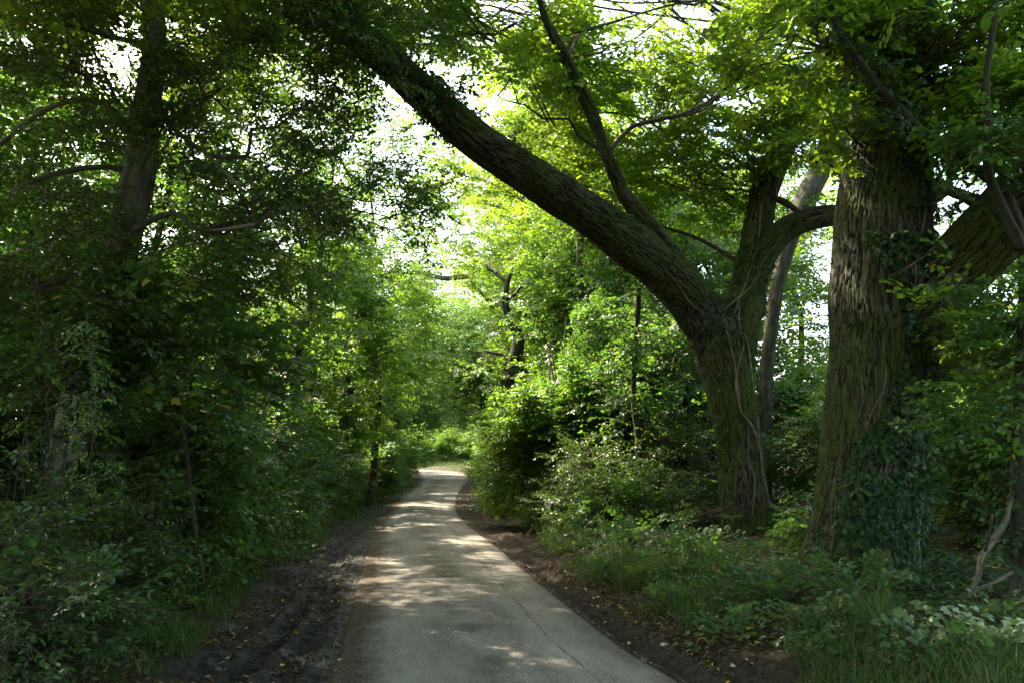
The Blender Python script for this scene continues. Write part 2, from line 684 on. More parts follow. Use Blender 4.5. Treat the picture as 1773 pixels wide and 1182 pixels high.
def keep(pos, r=.25, gaps=True):
    k = np.ones(len(pos), bool)
    for b, br, tm in BEAMS:
        rel = pos - b
        t = rel @ SUN
        d = np.linalg.norm(rel - t[:, None] * SUN, axis=1)
        k &= ~((d < br + r * .35) & (t > tm))
    if gaps:
        px, py, f = proj(pos)
        for gx, gy, rx, ry, y0 in GAPS:
            rr = r * .3 * F / np.maximum(f, 1)
            k &= ~((((px - gx) / (rx + rr)) ** 2 + ((py - gy) / (ry + rr)) ** 2 < 1) & (f > y0))
        for line, hw, dep, pr in GUARD:
            near = f < dep
            for (x0, y0), (x1, y1) in zip(line[:-1], line[1:]):
                dx, dy = x1 - x0, y1 - y0
                t = np.clip(((px - x0) * dx + (py - y0) * dy) / (dx * dx + dy * dy), 0, 1)
                d = np.hypot(px - x0 - t * dx, py - y0 - t * dy)
                hit = near & (f > .5) & (d < hw + r * .6 * F / np.maximum(f, 1))
                if hit.any():
                    k &= ~(hit & (RNG.uniform(size=len(pos)) < pr))
    return k


def add_sprays(acc, kind, pos, yaw, pitch, roll, sc, r, vshift=0.0):
    tp = TP[kind]
    which = r.integers(0, len(tp), len(pos))
    for k, (V, T, Mi, A) in enumerate(tp):
        m = which == k
        n = int(m.sum())
        if not n:
            continue
        cyw, syw = np.cos(yaw[m]), np.sin(yaw[m])
        cp, sp = np.cos(pitch[m]), np.sin(pitch[m])
        cr, sr = np.cos(roll[m]), np.sin(roll[m])
        R = np.empty((n, 3, 3))
        X = np.stack([cyw * cp, syw * cp, sp], 1)
        Y0 = np.stack([-syw, cyw, 0 * cyw], 1)
        Z0 = np.cross(X, Y0)
        Yv = Y0 * cr[:, None] + Z0 * sr[:, None]
        Z = np.cross(X, Yv)
        R[:, :, 0], R[:, :, 1], R[:, :, 2] = X, Yv, Z
        VV = np.einsum('nij,vj->nvi', R, V) * sc[m][:, None, None] + pos[m][:, None]
        TT = T[None] + (np.arange(n) * len(V))[:, None, None]
        vs = r.uniform(0, 1, n)
        AA = (A[None] * .65 + vs[:, None] * .35 + vshift)
        rare = A[None] > .985
        AA = np.where(rare, .995, np.clip(AA, 0, .965))
        acc.add(VV.reshape(-1, 3), TT.reshape(-1, 3), np.tile(Mi, n), np.broadcast_to(AA, (n, len(V))).reshape(-1))


def blob_points(r, c, rad, n, thr=.46, freq=.9, seed=0):
    """points through an ellipsoid, clumped by noise so that openings stay"""
    out = []
    got = 0
    c, rad = np.asarray(c, float), np.asarray(rad, float)
    for _ in range(40):
        u = r.normal(size=(n * 2, 3))
        u /= np.linalg.norm(u, axis=1)[:, None]
        u *= (r.uniform(0, 1, (n * 2, 1)) ** .42)
        p = c + u * rad
        p = p[vn(p * freq + 31.7 * seed, 3 + seed) > thr]
        out.append(p)
        got += len(p)
        if got >= n:
            break
    return np.vstack(out)[:n]


def foliage(acc, r, kind, c, rad, n, sc=1.0, thr=.46, pitch=(0, .3), gaps=True, vshift=0.0, freq=.9, seed=0, zmin=None):
    p = blob_points(r, c, rad, n, thr, freq, seed)
    if zmin is not None:
        p = p[p[:, 2] > zmin]
    p = p[keep(p, .5 * sc, gaps)]
    if not len(p):
        return p
    d = p - np.asarray(c)
    yaw = np.arctan2(d[:, 1], d[:, 0]) + r.normal(0, .8, len(p))
    pt = r.normal(pitch[0], pitch[1], len(p)) + .35 * d[:, 2] / rad[2]
    add_sprays(acc, kind, p, yaw, pt, r.normal(0, .35, len(p)), sc * r.uniform(.75, 1.2, len(p)), r, vshift)
    return p


def bough(acc, r, path, blobc, pts, r0, nsec):
    """a limb from the nearest fitting place on the trunk path to the blob, and thin branches on into it"""
    path = np.asarray(path, float)
    c = np.asarray(blobc, float)
    hd = np.hypot(*(path[:, :2] - c[:2]).T)
    i = np.argmin(np.abs(path[:, 2] - (c[2] - .45 * hd)) + .15 * hd)
    a = path[i]
    L = np.linalg.norm(c - a)
    if L < .3:
        return
    m1 = a + (c - a) * .35 + np.array([0, 0, .10 * L]) + r.normal(0, .05 * L, 3)
    m2 = a + (c - a) * .7 + np.array([0, 0, .08 * L]) + r.normal(0, .06 * L, 3)
    wq = [a]
    for f in (.18, .35, .52, .7, .85):
        wq.append(a + (c - a) * f + np.array([0, 0, .32 * L * f * (1 - f)]) + r.normal(0, .035 * L, 3))
    V, T, bk = tube(wq + [c], np.linspace(1, .22, 7) * r0 * min(1, .45 + L * .12), 6, .3, False)
    acc.add(V, T, 1, .5)
    if len(pts) == 0:
        return
    for k in r.integers(0, len(pts), nsec):
        q = pts[k]
        t = r.uniform(.35, 1)
        s = m1 + (c - m1) * t if t > .6 else a + (c - a) * t
        ln = np.linalg.norm(q - s)
        if ln < .25:
            continue
        mid = (s + q) / 2 + np.array([0, 0, .08 * ln]) + r.normal(0, .07 * ln, 3)
        rr = min(r0 * .35, .008 + .007 * ln)
        V, T, bk = tube([s, mid, q], [rr, rr * .7, rr * .3], 4, .4, False)
        acc.add(V, T, 1, .5)


# ------------------------------------------------------------------ the lane: edges measured on the ground, then the ground itself
EDGE = [  # y of section, left edge (x, y), right edge (x, y)
    ((-1.25, -8), (3.75, -8)), ]
def _e(py, L, R):
    d = 1.7 / ((py - 795) / F)
    return ((L - 886.5) / F * d * .995, d), ((R - 886.5) / F * d * .995, d)
EDGE = [((.85, -12.0), (3.5, -12.0)), ((-.35, -3.0), (2.3, -3.0)), ((-.93, 2.0), (1.70, 2.0)),
        _e(1182, 572, 1190), _e(1100, 602, 1062), _e(1000, 628, 932), _e(950, 640, 872), _e(920, 648, 832), _e(900, 655, 806),
        _e(880, 672, 791), ((-5.05, 36), (-2.42, 36)), ((-5.2, 42.5), (-2.6, 43)), ((-5.9, 50), (-2.75, 51.5)), ((-7.2, 56), (-3.6, 58)),
        ((-9.6, 60), (-6.6, 63.2)), ((-14, 62.3), (-12.5, 65.8)), ((-22, 63.8), (-21.5, 67.2)), ((-45, 65.5), (-45, 68.8))]
EL, _ = smooth_path([(a[0], a[1], 0) for a, b in EDGE], np.ones(len(EDGE)), 1e9)
ER, _ = smooth_path([(b[0], b[1], 0) for a, b in EDGE], np.ones(len(EDGE)), 1e9)


def resample(E, m):
    out = []
    n = len(E)
    e = np.vstack([2 * E[0] - E[1], E, 2 * E[-1] - E[-2]])
    for i in range(n - 1):
        a, b, c, d = e[i:i + 4]
        t = np.arange(m)[:, None] / m
        out.append(.5 * (2 * b + (c - a) * t + (2 * a - 5 * b + 4 * c - d) * t ** 2 + (3 * b - a - 3 * c + d) * t ** 3))
    return np.vstack(out + [E[-1:]])


ELs, ERs = resample(EL, 12)[:, :2], resample(ER, 12)[:, :2]
CL = (ELs + ERs) / 2
HW = np.linalg.norm(ELs - ERs, axis=1) / 2
SL = np.concatenate([[0], np.cumsum(np.linalg.norm(np.diff(CL, axis=0), axis=1))])
S0 = np.interp(0, CL[:, 1][:170], SL[:170])
SL = SL - S0                                   # arc length 0 abreast of the camera
ZR = .95 * ss(28, 70, SL) * 1.05 + .012 * np.clip(SL - 62, 0, 60)


def road_z(s):
    return np.interp(s, SL, ZR)


def lane(x, y):
    """s along the lane, signed distance past the road's edge (>0 outside), side (-1 left, 1 right)"""
    q = np.stack([np.atleast_1d(x), np.atleast_1d(y)], -1).astype(float)
    s = np.empty(len(q)); t = np.empty(len(q)); sd = np.empty(len(q))
    a, b = CL[:-1], CL[1:]
    ab = b - a
    L2 = (ab ** 2).sum(1)
    for i in range(0, len(q), 20000):
        p = q[i:i + 20000]
        u = np.clip(((p[:, None] - a) * ab).sum(2) / L2, 0, 1)
        c = a + u[..., None] * ab
        d = np.linalg.norm(p[:, None] - c, axis=2)
        j = d.argmin(1)
        k = np.arange(len(p))
        uu = u[k, j]
        s[i:i + 20000] = SL[j] + uu * (SL[j + 1] - SL[j])
        hw = HW[j] + uu * (HW[j + 1] - HW[j])
        rel = p - a[j]
        cr = ab[j][:, 0] * rel[:, 1] - ab[j][:, 1] * rel[:, 0]
        sd[i:i + 20000] = np.where(cr > 0, -1, 1)
        t[i:i + 20000] = d[k, j] - hw
    return s, t, sd


def bay(s):
    """how much wider the worn dirt lies on the right, where cars pull in"""
    return .75 * np.exp(-((np.asarray(s) - 21) / 3.6) ** 2) 


def ground_z(x, y):
    x = np.atleast_1d(np.asarray(x, float)); y = np.atleast_1d(np.asarray(y, float))
    s, t, sd = lane(x, y)
    z = road_z(s)
    p = np.stack([x, y, 0 * x], 1)
    left = .05 * ss(.9, 1.3, t) + .30 * ss(1.1, 2.4, t) + .35 * ss(2.5, 9, t)
    t0 = t
    t = np.where((sd > 0) & (t > 0), np.maximum(t - bay(s), np.minimum(t, .02)), t)
    right = .06 * ss(.7, 1.0, t) + .26 * ss(.95, 2.0, t) + .25 * ss(3, 10, t)
    b = np.where(sd < 0, left, right)
    bumps = (fbm(p * .8, 3, 2) - .5) * .22 * ss(.9, 2.2, t) + (fbm(p * .12, 2, 4) - .5) * 1.2 * ss(6, 30, t)
    far = ss(60, 200, np.hypot(x, y)) * 3
    return z + np.where(t > 0, b + bumps - .035 - .10 * (1 - ss(.7, 1.1, t)), -.14) + far


def gz(x, y):
    return float(ground_z(x, y)[0])


def ground():
    def axis(lo, hi, near0, near1, fine):
        a = [near0]
        while a[-1] < near1:
            a.append(a[-1] + fine)
        st = fine
        while a[-1] < hi:
            st *= 1.22
            a.append(a[-1] + st)
        b = [near0]
        st = fine
        while b[-1] > lo:
            st *= 1.22
            b.append(b[-1] - st)
        return np.array(b[:0:-1] + a)
    xs, ys = axis(-900, 900, -8, 8, .16), axis(-300, 1500, 3, 34, .16)
    X, Y = np.meshgrid(xs, ys)
    x, y = X.ravel(), Y.ravel()
    z = ground_z(x, y)
    s, t, sd = lane(x, y)
    z = z + (vn(np.stack([x, y, 0 * x], 1) * 4.1, 9) - .5) * .05 * ss(.6, 1.4, t) * (t < 20)
    n, m = len(xs), len(ys)
    i = np.arange(m - 1)[:, None] * n + np.arange(n - 1)[None]
    Q = np.stack([i, i + 1, i + n + 1, i + n], -1).reshape(-1, 4)
    k = NT('woodland_soil')
    c = k.n('TexCoord').outputs['Object']
    f = k.noise(c, 1.3, 5, .6)
    g = k.noise(c, 34, 5, .7)
    h = k.noise(c, 95, 3, .7)
    soil = k.ramp(g, [(.3, (.022, .016, .011)), (.5, (.055, .038, .024)), (.68, (.13, .09, .055))])
    moss = k.mix(h, (.018, .032, .008), (.045, .07, .015))
    col = k.mix(k.ramp(f, [(.45, 0.0), (.62, .7)]), soil, moss)
    m_ = k.done(k.prin(col, .95, .15, k.bump(k.math('ADD', g, h), .9, .03)))
    o = link('ground', newmesh('ground', np.stack([x, y, z], 1), Q, [m_], smooth=True))
    tag(o, 'dark woodland soil of the banks on both sides of the lane', 'ground', kind='structure')


ground()


def ribbon(edge_s, offs, zfun, sgn=None, wide=None):
    """grid over arc lengths and offsets; offs in (-1..1) across the road, or metres past an edge when sgn is given"""
    l = np.stack([np.interp(edge_s, SL, ELs[:, 0]), np.interp(edge_s, SL, ELs[:, 1])], 1)
    r = np.stack([np.interp(edge_s, SL, ERs[:, 0]), np.interp(edge_s, SL, ERs[:, 1])], 1)
    c, h = (l + r) / 2, (r - l) / 2
    hn = h / np.linalg.norm(h, axis=1)[:, None]
    if sgn is None:
        XY = c[:, None] + h[:, None] * offs[None, :, None]
    else:
        XY = (r if sgn > 0 else l)[:, None] + sgn * hn[:, None] * (offs[None, :] * (1 if wide is None else wide[:, None]))[..., None]
    n, m = len(offs), len(edge_s)
    Sg, Og = np.repeat(edge_s, n), np.tile(offs, m)
    xy = XY.reshape(-1, 2)
    z = zfun(xy, Sg, Og)
    i = np.arange(m - 1)[:, None] * n + np.arange(n - 1)[None]
    Q = np.stack([i, i + 1, i + n + 1, i + n], -1).reshape(-1, 4)
    if sgn is not None and sgn < 0:
        Q = Q[:, ::-1]
    return np.column_stack([xy, z]), Q, Sg, Og


def s_axis(fine, s1):
    a = [-12.0, -6, 0, 3.5]
    st = fine
    while a[-1] < s1:
        a.append(a[-1] + st)
        if a[-1] > 12:
            st *= 1.012
    return np.array(a)


def road():
    s = s_axis(.06, SL[-1] - .5)
    o = np.concatenate([[-1.02], np.linspace(-1, 1, 61), [1.02]])

    def zf(xy, S_, O_):
        p = np.column_stack([xy, 0 * S_])
        z = road_z(S_) + .035 * (1 - O_ ** 2) - .012 * (np.exp(-((np.abs(O_) - .55) / .16) ** 2))
        z += (fbm(p * 1.1, 2, 21) - .5) * .02 + (vn(p * 9, 23) - .5) * .004
        return np.where(np.abs(O_) > 1.01, z - .1, z)
    V, Q, Sg, Og = ribbon(s, o, zf)
    k = NT('worn_lane_asphalt')
    c = k.n('TexCoord').outputs['Object']
    ln = k.attr('lane').outputs['Vector']
    sp = k.n('SeparateXYZ')
    k.l(ln, sp.inputs[0])
    across, along = sp.outputs[0], sp.outputs[1]
    mp = k.n('Mapping')
    mp.inputs['Scale'].default_value = (1.3, .22, 1)
    k.l(ln, mp.inputs['Vector'])
    patch = k.noise(mp.outputs[0], 1.9, 5, .62)
    blot = k.noise(c, 1.1, 5, .65)
    grit = k.noise(c, 120, 3, .75)
    grit2 = k.noise(c, 42, 4, .7)
    chip = k.n('TexVoronoi')
    chip.inputs['Scale'].default_value = 75
    k.l(c, chip.inputs['Vector'])
    base = k.ramp(patch, [(.34, (.138, .128, .112)), (.5, (.208, .195, .172)), (.66, (.27, .255, .226))])
    # the middle of the lane is darker and coarser where tyres do not polish it
    mid = k.math('MULTIPLY', k.ramp(k.math('ABSOLUTE', across), [(.0, 1.0), (.42, 0.0)]), k.ramp(blot, [(.4, 0.0), (.6, 1.0)]))
    base = k.mix(k.math('MULTIPLY', mid, .75), base, (.06, .055, .046))
    # mud dragged on along both edges
    wob = k.math('MULTIPLY', k.math('SUBTRACT', k.noise(c, 1.7, 5, .7), .5), .5)
    lft = k.math('MULTIPLY', k.math('MAXIMUM', k.math('MULTIPLY', across, -1.0), -.7), .16)
    e = k.ramp(k.math('ADD', k.math('ADD', k.math('ABSOLUTE', across), lft), k.math('MULTIPLY', wob, 1.25)), [(.70, 0.0), (.84, .5), (.98, 1.0)])
    mud = k.ramp(grit2, [(.35, (.026, .019, .014)), (.65, (.10, .076, .056))])
    base = k.mix(k.math('MULTIPLY', e, .92), base, mud)
    # seam of the strip relaid along the right side
    sm = k.math('ABSOLUTE', k.math('SUBTRACT', k.math('ADD', across, k.math('MULTIPLY', wob, .16)), .56))
    base = k.mix(k.math('MULTIPLY', k.ramp(sm, [(.004, 1.0), (.016, 0.0)]), k.ramp(blot, [(.42, .15), (.58, .7)])), base, (.05, .046, .04))
    rightstrip = k.ramp(across, [(.56, 0.0), (.575, 1.0)])
    base = k.mix(k.math('MULTIPLY', rightstrip, .25), base, (.17, .155, .13))
    gr = k.ramp(k.math('ADD', k.math('MULTIPLY', grit, .55), k.math('MULTIPLY', grit2, .45)), [(.34, .35), (.46, .9), (.56, 1.1), (.68, 1.7)])
    mul = k.n('Mix', data_type='RGBA', blend_type='MULTIPLY')
    mul.inputs[0].default_value = .8
    k.l(base, mul.inputs[6])
    k.l(gr, mul.inputs[7])
    cr = k.ramp(chip.outputs['Distance'], [(.05, 1.25), (.35, 1.0), (.6, .75)])
    mu2 = k.n('Mix', data_type='RGBA', blend_type='MULTIPLY')
    mu2.inputs[0].default_value = .5
    k.l(mul.outputs[2], mu2.inputs[6])
    k.l(cr, mu2.inputs[7])
    hgt = k.math('ADD', k.math('MULTIPLY', grit, .5), k.math('MULTIPLY', grit2, .5))
    m_ = k.done(k.prin(mu2.outputs[2], k.ramp(patch, [(.3, .85), (.7, 1.0)]), .06, k.bump(hgt, .8, .012)))
    ob = link('road', newmesh('road', V, Q, [m_], smooth=True, extra={'lane': np.column_stack([Og, Sg, 0 * Sg])}))
    tag(ob, 'narrow worn grey tarmac lane curving away under the trees', 'road', kind='structure')


road()


def road_grit():
    r = np.random.default_rng(88)
    n = 16000
    s = 4.5 + 17 * r.uniform(size=n) ** 1.7
    o = np.clip(r.normal(0, .62, n), -1.05, 1.05)
    l = np.stack([np.interp(s, SL, ELs[:, 0]), np.interp(s, SL, ELs[:, 1])], 1)
    q = np.stack([np.interp(s, SL, ERs[:, 0]), np.interp(s, SL, ERs[:, 1])], 1)
    xy = (l + q) / 2 + (q - l) / 2 * o[:, None]
    k = vn(np.column_stack([xy, 0 * s]) * 1.6, 90) + .25 * np.abs(o) > .5
    xy, s, o = xy[k], s[k], o[k]
    p = np.column_stack([xy, 0 * s])
    z = road_z(s) + .035 * (1 - np.clip(o, -1, 1) ** 2) - .012 * (np.exp(-((np.abs(o) - .55) / .16) ** 2)) + (fbm(p * 1.1, 2, 21) - .5) * .02 + (vn(p * 9, 23) - .5) * .004
    V0 = np.array([(1, 0, 0), (.2, .8, 0), (-.9, .3, 0), (-.3, -.8, 0), (.1, .1, .7)], float)
    T0 = np.array([(0, 1, 4), (1, 2, 4), (2, 3, 4), (3, 0, 4)])
    m = len(xy)
    a = r.uniform(0, 6.28, m)
    sz = r.uniform(.003, .0085, m)
    X = V0[None, :, 0] * np.cos(a)[:, None] - V0[None, :, 1] * np.sin(a)[:, None]
    Y = V0[None, :, 0] * np.sin(a)[:, None] + V0[None, :, 1] * np.cos(a)[:, None]
    V = np.stack([X, Y, np.repeat(V0[None, :, 2], m, 0)], -1) * sz[:, None, None] + np.column_stack([xy, z])[:, None]
    T = T0[None] + (np.arange(m) * 5)[:, None, None]
    k = NT('loose_grit')
    v = k.attr('var').outputs['Fac']
    m_ = k.done(k.prin(k.ramp(v, [(0, (.03, .026, .022)), (.5, (.12, .108, .092)), (1, (.36, .33, .29))]), .95, .1))
    ob = link('road_grit', newmesh('road_grit', V.reshape(-1, 3), T.reshape(-1, 3), [m_], None, np.repeat(r.uniform(0, 1, m), 5)))
    tag(ob, 'fine loose grit and chippings strewn on the tarmac lane', 'grit', kind='stuff')


road_grit()


def verge(sgn, width, name, label):
    s = s_axis(.022, 70)
    o = np.concatenate([[-.10], np.linspace(-.06, width, 54)])

    def zf(xy, S_, O_):
        p = np.column_stack([xy, 0 * S_])
        base = road_z(S_)
        g = ground_z(xy[:, 0], xy[:, 1])
        w = ss(.55, 1.0, O_ / width)
        z = (base - .02) * (1 - w) + (g + .012) * w
        mid = ss(.0, .12, O_) * (1 - ss(width * .8, width, O_))
        lump = (fbm(p * 5.5, 4, 31) - .5) * .075 + np.maximum(fbm(p * 14, 3, 33) - .52, 0) * .14 + (fbm(p * 28, 2, 35) - .5) * .022
        z = z + lump * mid
        near = 1 - ss(14, 30, S_)
        if sgn < 0:
            c0 = .42 + .10 * np.sin(S_ * .5)
            c1 = c0 + .38 - .03 * (S_ - 6)
        else:
            c0 = .22 + .06 * np.sin(S_ * .6 + 1)
            c1 = c0 + .42
        for cc, wd, dp in ((c0, .13, .06), (c1, .12, .05)):
            q = (O_ - cc) / wd
            inside = np.exp(-q ** 4)
            rim = np.exp(-((np.abs(q) - 1.35) / .35) ** 2)
            tread = np.sin(S_ * 62 + np.abs(q) * 3.0) * .5 + .5
            groove = np.sin(q * 9) * .5
            z = z + mid * near * (-dp * inside + .02 * rim + inside * (.022 * ss(.45, .6, tread) + .006 * groove) * (vn(p * 2.2, 37) > .3))
        z = np.where(O_ < -.05, base - .06, z)
        return z
    V, Q, Sg, Og = ribbon(s, o, zf, sgn, 1 + bay(s) / width if sgn > 0 else None)
    k = NT(name.replace('verge', 'mud') + ('_wet' if sgn < 0 else '_dry'))
    c = k.n('TexCoord').outputs['Object']
    g = k.noise(c, 26, 5, .7)
    f = k.noise(c, 2.2, 4, .6)
    h = k.noise(c, 90, 3, .75)
    if sgn < 0:
        col = k.ramp(g, [(.3, (.010, .009, .008)), (.52, (.026, .023, .021)), (.72, (.058, .052, .046))])
        rg = k.ramp(f, [(.4, .42), (.6, .8)])
    else:
        col = k.ramp(g, [(.3, (.022, .017, .013)), (.52, (.05, .039, .030)), (.72, (.105, .085, .065))])
        rg = k.ramp(f, [(.4, .6), (.6, .95)])
    col = k.mix(k.ramp(f, [(.5, 0.0), (.75, .4)]), col, (.075, .06, .046))
    m_ = k.done(k.prin(col, rg, .18 if sgn < 0 else .06, k.bump(k.math('ADD', g, k.math('MULTIPLY', h, .6)), 1.0, .035)))
    ob = link(name, newmesh(name, V, Q, [m_], smooth=True))
    tag(ob, label, 'verge', kind='structure')
    return V, Sg, Og


VL = verge(-1, 1.45, 'muddy_verge', 'dark churned mud with tyre tracks along the left of the lane')
VR = verge(1, 1.25, 'muddy_verge', 'brown mud strip with ruts and leaves along the right of the lane')
from mathutils.bvhtree import BVHTree
from mathutils import Vector, Matrix, Euler


def verge_top(VS):
    """height of the modelled mud nearest to a point"""
    V = VS[0]
    def f(x, y):
        j = ((V[:, 0] - x) ** 2 + (V[:, 1] - y) ** 2).argmin()
        return V[j, 2]
    return f


def off(s, o, sgn):
    """a place o metres beyond the road's edge at arc length s"""
    l = np.array([np.interp(s, SL, ELs[:, 0]), np.interp(s, SL, ELs[:, 1])])
    r = np.array([np.interp(s, SL, ERs[:, 0]), np.interp(s, SL, ERs[:, 1])])
    h = (r - l) / np.linalg.norm(r - l)
    return (r + h * (o + bay(s) * (o > .6))) if sgn > 0 else (l - h * o)


# ------------------------------------------------------------------ openings in the canopy
def beam(px, py, Y, r, tmin=.9):
    BEAMS.append((P(px, py, Y), r, tmin))


def beam_lane(s, across, r, z=0.0):
    l = off(s, 0, -1); q = off(s, 0, 1)
    c = (l + q) / 2 + (q - l) / 2 * across
    BEAMS.append((np.array([c[0], c[1], road_z(s) + z]), r, .9))


for s_, a_, r_ in ((17.2, .45, .55), (18.6, .95, .5), (21.5, .3, .42), (23.5, 1.0, .5), (26, -.1, .35), (29, .6, .55), (33, .2, .35), (38, -.2, .4),
                   (44, .3, .7), (50, .2, .6), (55, .0, .9), (60, .2, 1.0), (65, 0, .9), (15.0, .75, .4), (8.1, .05, .30), (7.3, .55, .22), (20, -.65, .25),
                   (24.5, -.7, .25), (28, -.5, .25), (19.6, 1.5, .35), (21.8, 1.45, .3)):
    beam_lane(s_, a_, r_ * (.45 if s_ < 14 else 1.0 if s_ < 25 else .6 if s_ < 42 else .9))
for a in ((880, 690, 25, 1.4), (930, 760, 23.5, 1.0), (860, 640, 28, 1.4), (985, 690, 22, .9), (1010, 560, 21, .9), (1080, 640, 20, .7), (880, 830, 27, .5), (940, 900, 18, .4), (1480, 190, 10, .35),
          (1720, 1100, 6.4, .28), (1690, 1075, 6.6, .2), (375, 598, 9, .25), (1290, 1110, 7.4, .3), (745, 760, 68, 2.6, 1.3), (800, 755, 67.5, 2.6, 1.3), (705, 765, 68, 2.4, 1.3), (770, 730, 68, 2.5, 1.3), (840, 760, 66.5, 2.2, 1.3), (960, 640, 20, 1.5, 1.3), (1040, 620, 19.3, 1.4, 1.3), (1000, 720, 20, 1.4, 1.3), (930, 700, 20.3, 1.3, 1.3), (1150, 640, 18.5, 1.3, 1.3), (900, 760, 24, 1.2, 1.2), (900, 620, 26, 1.6, 1.3), (1060, 800, 18, .8, 1.0), (985, 560, 22, 1.6, 1.3), (470, 640, 16, .7, 1.2),
          (720, 770, 64, 2), (560, 560, 30, 1.5), (650, 620, 36, 2.0), (690, 540, 38, 2.0), (600, 480, 30, 1.5), (520, 600, 24, 1.0), (480, 520, 26, 1.2), (620, 700, 33, 1.4), (575, 640, 28, 1.2), (640, 560, 40, 2.2), (540, 700, 22, .7), (780, 640, 45, 2.0), (750, 600, 55, 3)):
    beam(*a)
for g in ((900, 8, 40, 14, 8), (1030, 15, 16, 22, 8), (1068, 90, 14, 16, 8), (1220, 45, 26, 18, 8), (1350, 80, 18, 14, 8), (1400, 92, 16, 12, 8),
          (1280, 160, 22, 12, 8), (1430, 450, 24, 34, 8), (1425, 565, 16, 30, 8), (1660, 350, 50, 30, 11), (1650, 190, 22, 8, 11), (1730, 430, 25, 10, 11), (1640, 410, 22, 26, 11),
          (490, 205, 12, 16, 5), (480, 115, 14, 9, 5), (395, 255, 14, 10, 5), (570, 310, 14, 16, 5), 
          (205, 75, 7, 6, 5), (20, 200, 10, 14, 5), (230, 18, 8, 8, 5),  (600, 275, 8, 8, 5), (655, 350, 13, 12, 5), (640, 405, 9, 7, 5), 
          (330, 10, 6, 6, 5), (60, 165, 8, 6, 5), (10, 240, 8, 10, 5), (505, 395, 10, 8, 5), (1090, 30, 10, 10, 8), (1150, 100, 9, 8, 8), (1190, 200, 8, 8, 8)):
    GAPS.append((g[0], g[1], g[2] * (.62 if g[0] < 760 else 1), g[3] * (.62 if g[0] < 760 else 1), g[4]))
_g = np.random.default_rng(404)
for _ in range(75):
    GAPS.append((_g.uniform(-20, 720), 440 * _g.uniform() ** 1.2, *(_g.uniform(3, 8, 2)), 5))
for _ in range(26):
    GAPS.append((_g.uniform(760, 1440), 260 * _g.uniform(), *(_g.uniform(4, 10, 2)), 8))
for _ in range(22):
    GAPS.append((_g.uniform(1600, 1773), 180 + 420 * _g.uniform(), *(_g.uniform(5, 14, 2)), 10.5))

# ------------------------------------------------------------------ the arching oak and the ivied oak beside it


def Ppath(l):
    """(px, py, Y, half width px) -> world points and radii"""
    pts, rad = [], []
    for px, py, Y, h in l:
        p = P(px, py, Y)
        f = (p - CAM)[1] * ct + (p - CAM)[2] * st
        pts.append(p)
        rad.append(h * f / F)
    return np.array(pts), np.array(rad)


GUARD += [([(690, 140), (800, 230), (900, 300), (1020, 370), (1120, 440), (1190, 520)], 42, 16.5, .93),
          ([(1040, 240), (1080, 335), (1140, 410)], 14, 16.5, .9), ([(940, 20), (1000, 130), (1040, 240)], 14, 14, .85),
          ([(1250, 560), (1285, 700), (1295, 900)], 52, 15.5, .96), ([(1300, 500), (1330, 330), (1370, 240)], 26, 15, .85), ([(1310, 430), (1390, 385), (1440, 378)], 16, 15, .85),
          ([(1545, -120), (1540, 130), (1525, 400), (1515, 700), (1500, 930)], 72, 10, .93), ([(1620, 500), (1700, 410), (1773, 340)], 40, 9.3, .8),
          ([(246, 240), (236, 310), (222, 400)], 26, 8.2, .88)]

base2 = np.array([XG(1290, 15.7), 15.7, 0]); base2[2] = gz(base2[0], base2[1])
arch_main = Ppath([(1296, 985, 15.7, 80), (1292, 925, 15.7, 62), (1287, 860, 15.7, 51), (1280, 770, 15.7, 47), (1268, 690, 15.6, 48), (1248, 610, 15.6, 54), (1232, 560, 15.5, 54)])
arch_left = Ppath([(1250, 610, 15.55, 40), (1218, 552, 15.4, 48), (1172, 492, 15.0, 47), (1115, 442, 14.4, 45), (1045, 390, 13.6, 43), (965, 335, 12.6, 42),
                   (890, 285, 11.6, 42), (815, 232, 10.7, 42), (745, 172, 9.9, 41), (675, 108, 9.2, 39), (600, 40, 8.6, 37), (520, -50, 8.0, 34)])
arch_mid = Ppath([(1268, 620, 15.6, 36), (1285, 545, 15.7, 36), (1303, 470, 15.8, 31), (1312, 400, 15.9, 28), (1330, 320, 16, 26), (1360, 245, 16.1, 24), (1402, 175, 16.2, 21), (1440, 90, 16.3, 16), (1455, 0, 16.4, 12)])
arch_right = Ppath([(1298, 500, 15.8, 24), (1322, 442, 15.7, 23), (1355, 402, 15.5, 21), (1400, 381, 15.3, 19), (1450, 374, 15.1, 18), (1510, 382, 14.9, 16), (1570, 372, 14.8, 12), (1640, 330, 14.6, 8)])
arch_twig = Ppath([(1205, 500, 15.0, 17), (1170, 445, 14.6, 17), (1120, 385, 14.2, 15), (1078, 332, 13.9, 13.5), (1050, 268, 13.6, 12.5), (1028, 205, 13.4, 12), (1003, 150, 13.2, 12.5), (975, 92, 13, 13), (945, 35, 12.8, 11), (928, -30, 12.6, 9)])

